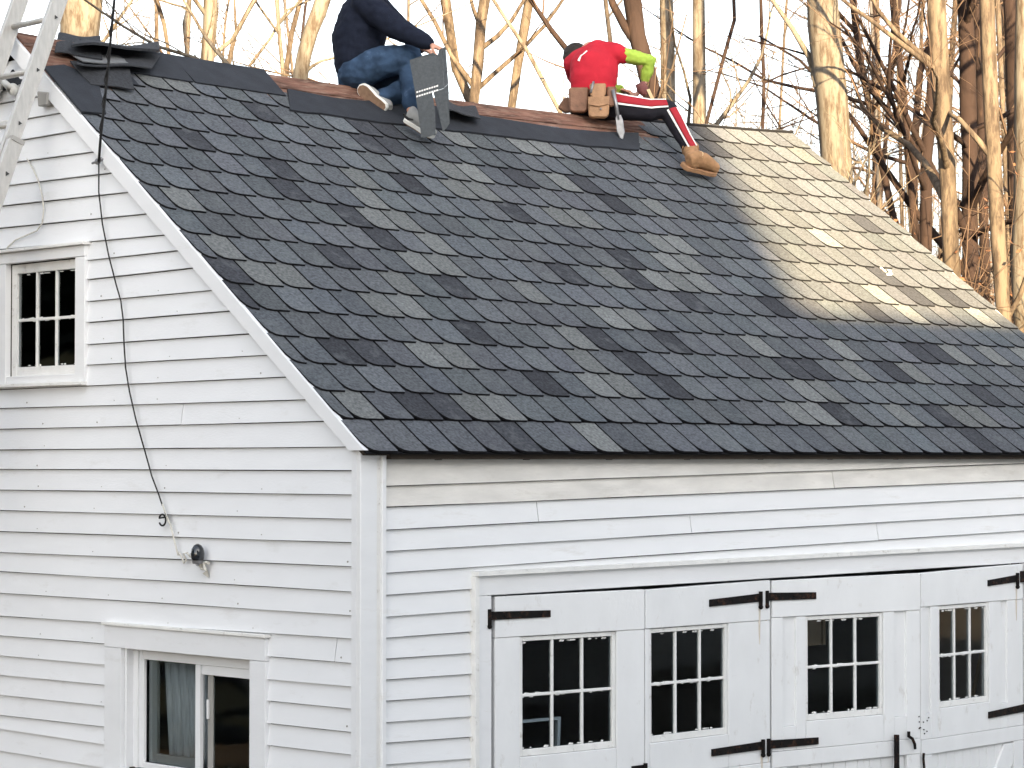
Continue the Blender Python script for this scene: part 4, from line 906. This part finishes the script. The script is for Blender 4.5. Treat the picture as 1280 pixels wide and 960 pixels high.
mb = MB(); mb.tube([p(766, 112, -.19), p(770, 130, -.19), p(773, 150, -.19)], [.012, .013, .013], 8); mb.build('handle', 'steel', hm, smooth=True)
mb = MB(); f = [p(769, 146, -.2), p(776, 143, -.2), p(779, 150, -.2), p(781, 165, -.2), p(779, 174, -.2), p(775, 173, -.2), p(771, 164, -.2)]; mb.prism(f[::-1], [v+FH*.02 for v in f][::-1]); mb.build('head', 'steel', hm, bevel=.004)
mb = MB(); mb.tube([p(742, 102, -.20), p(738.5, 116, -.22)], .008, 6); tag(mb.build('nail_punch', 'steel', smooth=True), 'thin steel punch standing in the pouch of the tool belt', 'tool')
ng = empty('roofing_knife', p(800, 115, .05), 'dark tool with a pale blade in the hands of the man in the red shirt', 'tool'); bpy.context.view_layer.update()
mb = MB(); mb.tube([p(800, 104, .03), p(803, 111, .03), p(808, 118, .03)], [.035, .04, .03], 10); mb.build('grip', 'glove', ng, smooth=True)
mb = MB(); f = [p(808, 112, .0), p(812, 111, .0), p(818, 124, .0), p(815, 126, .0)]; mb.prism(f[::-1], [v+FH*.008 for v in f][::-1]); mb.build('blade', 'wood_handle', ng)

# ------------------------------------------------------------------ trees
def wander(p0, d, length, n, jit, r, grav=0.0, rg=random):
    pts = [p0]; d = d.normalized()
    for i in range(n):
        d = (d+V((r.uniform(-1, 1), r.uniform(-1, 1), r.uniform(-1, 1)+grav))*jit).normalized(); pts.append(pts[-1]+d*(length/n))
    return pts
NT = 0
def grow(rt, tr_pts, tr_rad, r, limbs, zmin, twig_m, llen=(1.6, 3.6), lr=.35, sub=5, tw=5, name='limb', spread=.7, joined=False):
    bl = MB(); tw_ = MB(); H = tr_pts[-1].z
    for i in range(limbs):
        t = r.random()**.8; z = zmin+(H-zmin)*t
        k = 0
        while k < len(tr_pts)-2 and tr_pts[k+1].z < z: k += 1
        a, b = tr_pts[k], tr_pts[k+1]; f = min(1, max(0, (z-a.z)/max(.01, b.z-a.z))); p0 = a.lerp(b, f); R0 = tr_rad[k]+(tr_rad[k+1]-tr_rad[k])*f
        ang = r.uniform(0, 6.283); d = V((math.cos(ang), math.sin(ang), r.uniform(.25, 1.3)))
        L = r.uniform(*llen)*(1.1-.5*t); rr_ = min(R0*.55, .010+lr*.05*r.uniform(.5, 1.5)*L/2)
        pts = wander(p0, d, L, 7, .22, r, .12); bl = bl if joined else MB(); bl.tube(pts, [rr_*(1-.85*q/7)+.002 for q in range(8)], 5, cap=False)
        if not joined: bl.build(name, twig_m[0], rt, smooth=True)
        for j in range(sub):
            q = r.uniform(.2, 1)*6; qi = int(q); p1 = pts[qi].lerp(pts[qi+1], q-qi); dd = ((pts[qi+1]-pts[qi]).normalized()+V((r.uniform(-1, 1), r.uniform(-1, 1), r.uniform(-.6, 1)))*spread*1.2)
            L2 = L*r.uniform(.22, .5); r2 = max(.0035, rr_*(1-q/8)*.5); p2 = wander(p1, dd, L2, 5, .28, r, .08); tw_.tube(p2, [r2*(1-.8*u/5)+.0012 for u in range(6)], 3, cap=False)
            for m_ in range(tw):
                q2 = r.uniform(.1, 1)*4; qj = int(q2); p3 = p2[qj].lerp(p2[qj+1], q2-qj); d3 = ((p2[qj+1]-p2[qj]).normalized()+V((r.uniform(-1, 1), r.uniform(-1, 1), r.uniform(-.6, 1)))*1.0)
                tw_.tube(wander(p3, d3, L2*r.uniform(.2, .55), 3, .3, r, .05), [.0032, .0026, .002, .0012], 3, cap=False)
    if joined and bl.v: bl.build('limbs', twig_m[0], rt, smooth=True)['kind'] = 'stuff'
    if tw_.v: tw_.build('twigs', twig_m[1], rt, smooth=True)['kind'] = 'stuff'
def tree(path, wpx, depth, bark, label, limbs=10, seed=0, top=12, zmin=4, twm=None, extra=None, tw=5, sub=5, llen=(1.4, 3.4), sides=14, lr=.35, group='bare trees behind the garage'):
    # path: picture rows from low to high; wpx: trunk width there
    r = random.Random(seed*7+11); pts = [at_depth(x, y, depth) for x, y in path]; R = wpx/F*depth/2
    a, b = pts[0], pts[-1]; d = (pts[1]-pts[0]).normalized(); gz = hill(a.x, a.y)
    low = []
    if a.z > gz: k = (a.z-gz); low = [a-d*(k/max(.4, d.z))*1.0+V((0, 0, -.1)), a-d*(k/max(.4, d.z))*.85]
    d2 = (pts[-1]-pts[-2]).normalized(); d2 = (d2+V((0, 0, .25))).normalized(); topp = wander(b, d2, max(1, top-b.z), 6, .06, r, .3)[1:]
    allp = low+pts+topp; n = len(allp); z0 = allp[0].z
    rad = [R*(1.35 if i == 0 and low else 1.12 if i == 1 and low else 1)*(1 if i < len(low)+len(pts) else max(.10, 1-.85*(i-len(low)-len(pts)+1)/6)) for i in range(n)]
    # densify for a gnarled outline
    P_, R_ = [], []
    for i in range(n-1):
        m_ = max(1, int((allp[i+1]-allp[i]).length/.45))
        for j in range(m_):
            t = j/m_; P_.append(allp[i].lerp(allp[i+1], t)+V((r.uniform(-1, 1), r.uniform(-1, 1), 0))*R*.07); R_.append((rad[i]+(rad[i+1]-rad[i])*t)*r.uniform(.94, 1.07))
    P_.append(allp[-1]); R_.append(rad[-1])
    rt = empty('bare_tree', allp[0], label, 'tree', group); bpy.context.view_layer.update()
    mb = MB(); mb.tube(P_, R_, sides)
    if sides > 8:
        for q_ in range(len(mb.v)): v_ = mb.v[q_]; c_ = P_[q_//sides]; mb.v[q_] = c_+(v_-c_)*(1+.16*noise.noise(V((v_.x*5, v_.y*5, v_.z*.9)))+.07*noise.noise(V((v_.x*16, v_.y*16, v_.z*4))))
    mb.build('trunk', bark, rt, smooth=True)
    if extra:
        for ex, ew in extra:
            ep = [at_depth(x, y, depth+dz) for x, y, dz in ex]; er = [max(.25, 1-.5*i/len(ep))*ew/F*depth/2 for i in range(len(ep))]
            e2 = wander(ep[-1], (ep[-1]-ep[-2]), 1.6, 4, .12, r, .2)[1:]; mb = MB(); mb.tube(ep+e2, er+[er[-1]*(.8-.17*i) for i in range(4)], 8, cap=True); mb.build('limb', bark, rt, smooth=True)
    tm = twm or {'bark_pale': ('bark_pale', 'twig_pale'), 'bark_mid': ('bark_mid', 'twig_brown'), 'bark_dark': ('bark_dark', 'twig_brown')}[bark]
    grow(rt, P_, R_, r, limbs, zmin, tm, tw=tw, sub=sub, llen=llen, lr=lr, joined=sides < 8)
    return rt
T_ = [
 ([(98, 60), (103, 0)], 50, 22, 'bark_pale', 'thick pale trunk rising behind the ladder and the shingle pile', dict(limbs=7, top=14)),
 ([(258, 85), (262, 35), (263, 0)], 17, 23, 'bark_pale', 'tan trunk with a dark seam above the left end of the ridge', dict(extra=[([(264, 72, 0), (275, 62, .1), (290, 50, .1), (306, 22, .1), (318, 0, .1)], 7)])),
 ([(286, 80), (293, 45), (312, 10), (318, 0)], 6.5, 24, 'bark_mid', 'thin leaning reddish tree forking right of the seamed trunk', dict(extra=[([(295, 42, 0), (294, 20, 0), (293, 0, 0)], 4)])),
 ([(212, 72), (205, 30), (196, 0)], 5, 24, 'bark_mid', 'thin brown sapling just right of the shingle pile', {}),
 ([(233, 62), (230, 30), (237, 0)], 5, 26, 'bark_pale', 'thin pale sapling between the brown sapling and the seamed trunk', {}),
 ([(354, 95), (349, 40), (346, 0)], 6, 25, 'bark_pale', 'slender pale tree left of the curved trunk', dict(extra=[([(312, 82, 0), (338, 48, 0), (349, 28, 0), (360, 12, 0), (388, 0, 0)], 4)])),
 ([(357, 92), (365, 40), (376, 0)], 7, 27, 'bark_mid', 'slender brown tree close behind the slender pale tree', {}),
 ([(374, 105), (380, 70), (389, 40), (398, 15), (407, -12)], 20, 22, 'bark_pale', 'curved pale trunk left of the man in the dark jacket', dict(extra=[([(380, 92, 0), (390, 83, 0), (402, 76, 0), (412, 74, 0)], 5)])),
 ([(588, 126), (570, 85), (563, 40), (557, 0)], 12, 23, 'bark_mid', 'left stem of the pair right of the held shingle', {}),
 ([(592, 130), (597, 80), (601, 30), (607, -10)], 13, 22.6, 'bark_mid', 'forked brown trunk right of the held shingle', dict(extra=[([(600, 62, 0), (622, 45, 0), (640, 25, 0), (655, 0, 0)], 7), ([(599, 30, 0), (592, 12, 0), (586, -10, 0)], 6)])),
 ([(640, 132), (648, 80), (657, 30), (662, -5)], 12, 24, 'bark_mid', 'straight brown trunk in the middle above the bare boards', {}),
 ([(700, 140), (660, 65), (622, 8), (612, -8)], 5, 21.5, 'bark_pale', 'thin pale tree leaning left across the middle trunks', dict(limbs=4)),
 ([(818, 128), (808, 85), (797, 45), (790, 0)], 22, 22, 'bark_dark', 'dark forked trunk behind the man in the red shirt', dict(extra=[([(800, 60, 0), (782, 35, 0), (766, 5, 0), (760, -15, 0)], 13)])),
 ([(834, 150), (834, 80), (833, 0)], 18, 25, 'bark_pale', 'pale straight trunk touching the dark forked trunk', {}),
 ([(875, 172), (874, 80), (873, 0)], 16, 24, 'bark_pale', 'isolated pale trunk right of the man in the red shirt', {}),
 ([(884, 150), (895, 108), (905, 70), (918, 25), (917, -8)], 4.5, 23, 'bark_dark', 'thin crooked stem growing beside the isolated pale trunk', dict(limbs=3)),
 ([(953, 172), (955, 100), (952, 40), (951, -5)], 4.5, 26, 'bark_dark', 'thin upright stem above the sunlit end of the ridge', dict(limbs=4)),
 ([(1048, 235), (1040, 130), (1030, 30), (1026, -20)], 40, 21, 'bark_pale', 'biggest pale trunk standing behind the sunlit roof corner', dict(extra=[([(1022, 110, 0), (1012, 72, .1), (990, 35, .1), (965, 0, .1)], 9)], limbs=6, top=14, llen=(1, 1.8))),
 ([(1112, 250), (1092, 160), (1074, 70), (1066, 0)], 9, 24, 'bark_dark', 'dark slanting tree right of the biggest pale trunk', {}),
 ([(1097, 215), (1094, 100), (1088, 0)], 4, 27, 'twig_grey', 'thin grey tree between the two dark slanting trees', {}),
 ([(1140, 250), (1130, 120), (1118, 20), (1116, 0)], 8, 23, 'bark_dark', 'dark tree with a kinked top in the gap of sky', dict(extra=[([(1131, 108, 0), (1115, 98, 0), (1098, 96, 0), (1080, 106, 0)], 3)])),
 ([(1158, 330), (1158, 200), (1164, 130)], 15, 22, 'bark_dark', 'reddish broken trunk leaning at the right of the sky gap', dict(top=7, limbs=8, zmin=3)),
 ([(1192, 420), (1186, 250), (1176, 100), (1170, -10)], 22, 20, 'bark_mid', 'tan trunk crossed by a pale limb on the right side', dict(extra=[([(1180, 95, 0), (1140, 65, -.1), (1095, 30, -.1), (1060, 5, -.1)], 8)], zmin=3, limbs=12)),
 ([(1214, 400), (1212, 200), (1206, -10)], 21, 23, 'bark_dark', 'dark brown trunk wrapped in twigs on the right side', dict(zmin=2.5, limbs=16)),
 ([(1258, 440), (1248, 300), (1240, 160), (1234, -10)], 19, 19.5, 'bark_mid', 'forked tan trunk nearest the right edge of the roof', dict(extra=[([(1242, 200, 0), (1225, 178, 0), (1200, 150, 0), (1188, 143, .4)], 9)], zmin=3, limbs=9, llen=(.8, 1.7))),
 ([(1275, 440), (1272, 300), (1268, 150), (1264, -10)], 20, 24, 'bark_dark', 'dark trunk at the right edge behind the forked tan trunk', dict(zmin=2.5, limbs=14)),
 ([(1285, 440), (1280, 330), (1284, 180)], 30, 21, 'bark_pale', 'pale knotty trunk cut by the right edge of the view', dict(zmin=2.5, limbs=8)),
 ([(1232, 400), (1228, 200), (1222, 0)], 12, 26, 'bark_dark', 'slim dark trunk between the twig wrapped and forked trunks', dict(zmin=2.5, limbs=12)),
 ([(1145, 320), (1141, 200), (1150, 90), (1160, 60)], 9, 25, 'bark_dark', 'slim reddish tree left of the broken trunk', dict(zmin=2.5, limbs=10)),
]
for i, (pa, wpx, dp, bk, lb, kw) in enumerate(T_):
    kw = dict(kw); kw.setdefault('limbs', 5 if pa[0][0] < 1040 else 12); kw.setdefault('tw', 3 if pa[0][0] < 1040 else 5); kw.setdefault('zmin', 3.6)
    if bk == 'twig_grey': kw['twm'] = ('twig_grey', 'twig_grey')
    tree(pa, wpx, dp, bk, lb, seed=i, **kw)
# slimmer trees farther back
SH = ['thick pale trunk by the ladder', 'seamed trunk', 'forking reddish tree', 'brown sapling', 'pale sapling', 'slender pale tree', 'slender brown tree', 'curved pale trunk', 'leaning left stem of the pair', 'forked brown trunk', 'straight brown trunk', 'thin tree leaning left', 'dark forked trunk', 'pale trunk touching the dark fork', 'isolated pale trunk', 'thin crooked stem', 'thin upright stem', 'biggest pale trunk', 'dark slanting tree', 'thin grey tree', 'dark kinked tree', 'reddish broken trunk', 'tan trunk with the crossing limb', 'twig wrapped dark trunk', 'forked tan trunk', 'dark trunk at the right edge', 'knotty pale trunk', 'slim dark trunk', 'slim reddish tree']
rb = random.Random(21); used_lb = {}
def far_label(x):
    k = min(range(len(T_)), key=lambda q: abs(T_[q][0][1][0]-x)); side = 'right' if x > T_[k][0][1][0] else 'left'
    if x < 20: return 'slim bare tree far back beyond the left edge of the view'
    if x > 1290: return 'slim bare tree far back beyond the right edge of the view'
    n = used_lb.get((k, side), 0); used_lb[k, side] = n+1
    return 'slim tree far back %s %s of the %s' % (['just', 'second to the', 'third to the', 'fourth to the'][n], side, SH[k])
for i in range(28):
    x = rb.uniform(30, 1040) if i < 9 else rb.uniform(1080, 1288); dp = rb.uniform(29, 46); wv = rb.uniform(3, 7) if x < 1060 else rb.uniform(4, 11); ln = rb.uniform(-25, 25)
    tree([(x, 200), (x+ln*.5, 80), (x+ln, -20)], wv, dp, rb.choice(['bark_mid', 'bark_dark', 'bark_mid']), far_label(x+ln*.5), seed=100+i, limbs=8, top=rb.uniform(11, 15), zmin=4, tw=4, sub=4, sides=6, twm=('twig_grey', 'twig_grey') if x < 1060 else ('twig_brown', 'twig_brown'), lr=.2, group='slim trees far back in the wood')
for i in range(12):
    x = 1320+i*34+rb.uniform(-12, 12)
    tree([(x, 300), (x+rb.uniform(-9, 9), 100), (x+rb.uniform(-20, 20), -20)], rb.uniform(8, 18), rb.uniform(21, 36), rb.choice(['bark_mid', 'bark_dark', 'bark_pale']), 'bare tree standing in the wood beyond the right edge of the view', seed=300+i, limbs=8, top=13, zmin=3, tw=4, sub=4, sides=7, group='trees beyond the right edge')
# the far side of the wood: a mass of grey stems and twigs nobody could count
rd = random.Random(77); dw1 = MB()
for i in range(420):
    px_ = rd.uniform(-500, 2300); dp = rd.uniform(52, 85); b = at_depth(px_, 500, dp); b.z = hill(b.x, b.y)-.2; hh = rd.uniform(4, 9)
    pts = wander(b, V((rd.uniform(-.12, .12), rd.uniform(-.12, .12), 1)), hh, 5, .06, rd, .1); dw1.tube(pts, [rd.uniform(.04, .11)*(1-.85*q/5) for q in range(6)], 4, cap=False)
    for j in range(12):
        q = rd.uniform(1, 4.9); qi = int(q); p1 = pts[qi].lerp(pts[qi+1], q-qi); dw1.tube(wander(p1, V((rd.uniform(-1, 1), rd.uniform(-1, 1), rd.uniform(.1, 1.2))), rd.uniform(.8, 2.2), 3, .25, rd, .1), [.018, .013, .009, .004], 3, cap=False)
tag(dw1.build('distant_wood', 'twig_grey', smooth=True), 'grey mass of far bare stems and twigs at the back of the wood', 'wood')['kind'] = 'stuff'
# bushes on the slope behind the far gable
def bush(x, y, dp, h, label, seed, m='twig_brown', n=85):
    r = random.Random(seed); b = at_depth(x, y, dp); g = V((b.x, b.y, hill(b.x, b.y)-.05)); rt = empty('bush', g, label, 'bush', 'bare bushes behind the far gable'); bpy.context.view_layer.update(); mb = MB(); lv = MB()
    hh = max(h, b.z-g.z)
    for i in range(n):
        d = V((r.uniform(-.55, .55), r.uniform(-.55, .55), 1)); pts = wander(g+V((r.uniform(-.5, .5), r.uniform(-.5, .5), 0)), d, hh*r.uniform(.6, 1.15), 8, .13, r, .1); mb.tube(pts, [.010*(1-.85*q/8)+.0015 for q in range(9)], 3, cap=False)
        for j in range(9):
            q = r.uniform(2.5, 7.9); qi = int(q); p1 = pts[qi].lerp(pts[min(8, qi+1)], q-qi); p2 = wander(p1, V((r.uniform(-1, 1), r.uniform(-1, 1), r.uniform(-.3, .9))), r.uniform(.3, .9), 4, .3, r, 0); mb.tube(p2, [.0045, .004, .003, .002, .001], 3, cap=False)
            if r.random() < .55:
                for k in range(3):
                    c = p2[r.randint(1, 4)]+V((r.uniform(-1, 1), r.uniform(-1, 1), r.uniform(-1, 1)))*.03; a = V((r.uniform(-1, 1), r.uniform(-1, 1), r.uniform(-1, 1))).normalized()*.028; e = a.orthogonal().normalized()*.016; bb = len(lv.v); lv.v += [c-a, c+e, c+a, c-e]; lv.f.append((bb, bb+1, bb+2, bb+3))
    mb.build('stems', m, rt, smooth=True)['kind'] = 'stuff'; lv.build('dry_leaves', 'leaves', rt)['kind'] = 'stuff'
for i, (x, y, dp, h, lb) in enumerate([(1075, 250, 21.5, 3, 'bare brown bush at the foot of the biggest pale trunk'), (1110, 275, 23, 3, 'bare bush with rust leaves right of the biggest pale trunk'), (1145, 300, 21, 3, 'tangled bush in front of the broken reddish trunk'), (1180, 330, 22.5, 3, 'tangled bush at the foot of the tan trunk'), (1215, 360, 21.5, 3, 'tangled bush in front of the dark brown trunk'), (1250, 330, 24, 3, 'tall tangled bush behind the forked tan trunk'), (1275, 370, 22, 3, 'tangled bush at the right edge of the view'), (40, 60, 24, 4, 'rust coloured bush seen between the ladder rungs')]):
    bush(x, y, dp, h, lb, 50+i)

# ------------------------------------------------------------------ house behind the photographer, whose shadow covers most of the roof
nh = empty('neighbour_house', (-12, -16, 0), 'tall off white house standing behind the photographer', 'house'); bpy.context.view_layer.update()
TZ, LZ, YS, XS, YB = 13.0, 7.97, -12.45, -7.78, -19.0   # the block's far corner (XS, YB) and the wing's eave (YS, LZ) throw the edges of the shade
mb = MB(); mb.box((-19.5, YB, 0), (XS, YS, TZ)); mb.build('tall_block', 'house_wall', nh)
mb = MB(); mb.box((XS+.01, YB+.5, 0), (22, YS-.002, LZ)); mb.build('low_wing', 'house_wall', nh)
mb = MB(); mb.prism([(-19.4, YB+.1, TZ+.003), (XS-.1, YB+.1, TZ+.003), (XS-.1, YS-.1, TZ+.003), (-19.4, YS-.1, TZ+.003)], [(-17.5, YB+2, TZ+.5), (XS-2, YB+2, TZ+.5), (XS-2, YS-2, TZ+.5), (-17.5, YS-2, TZ+.5)]); mb.build('roof', 'felt', nh)
for i in range(7):
    for j in range(3):
        x = -17+i*3.0 if i < 5 else -1+(i-5)*5.5; z = .9+j*2.9
        if i >= 5 and j == 2: continue
        mb = MB(); mb.box((x, YS+.001, z), (x+1, YS+.05, z+1.5)); wo = mb.build('window', 'vinyl', nh); bpy.context.view_layer.update()
        mb = MB(); mb.box((x+.08, YS+.052, z+.08), (x+.92, YS+.056, z+1.42)); mb.build('pane', 'glass', wo)

# ------------------------------------------------------------------ unseen evergreens added at the left to darken reflections in the gable windows
M['needles'] = mat('evergreen_needles', (.012, .017, .011), .9, .3, 3)
re_ = random.Random(5)
for i in range(9):
    a = math.radians(112+i*6.5); dd = 15+re_.uniform(-1.5, 3); x, y = .0+dd*math.cos(a), 1.5+dd*math.sin(a); H = re_.uniform(9, 12)
    rt = empty('added_evergreen', (x, y, 0), 'dark evergreen tree added out of view left of the garage to darken reflections', 'tree', 'evergreens added left of the garage'); bpy.context.view_layer.update()
    mb = MB(); mb.tube([(x, y, -.1), (x, y, H*.5), (x, y, H)], [.22, .14, .02], 8); mb.build('trunk', 'bark_dark', rt)
    mb = MB()
    for k in range(420):
        z = .3+(H-.3)*(k/420); R0 = 2.3*(1-z/H)**.8+.15; t = k*2.39996; r1 = R0*re_.uniform(.65, 1.1); c = V((x, y, z)); e = c+V((math.cos(t)*r1, math.sin(t)*r1, -.25*r1)); sd_ = V((-math.sin(t), math.cos(t), 0))*(.22+.16*r1); b = len(mb.v)
        mb.v += [c+V((0, 0, .15)), e+sd_, e+V((math.cos(t), math.sin(t), -.5))*.25, e-sd_, e-V((0, 0, .35))]; mb.f += [(b, b+1, b+2), (b, b+2, b+3), (b, b+3, b+4), (b, b+4, b+1)]
    mb.build('crown', 'needles', rt)
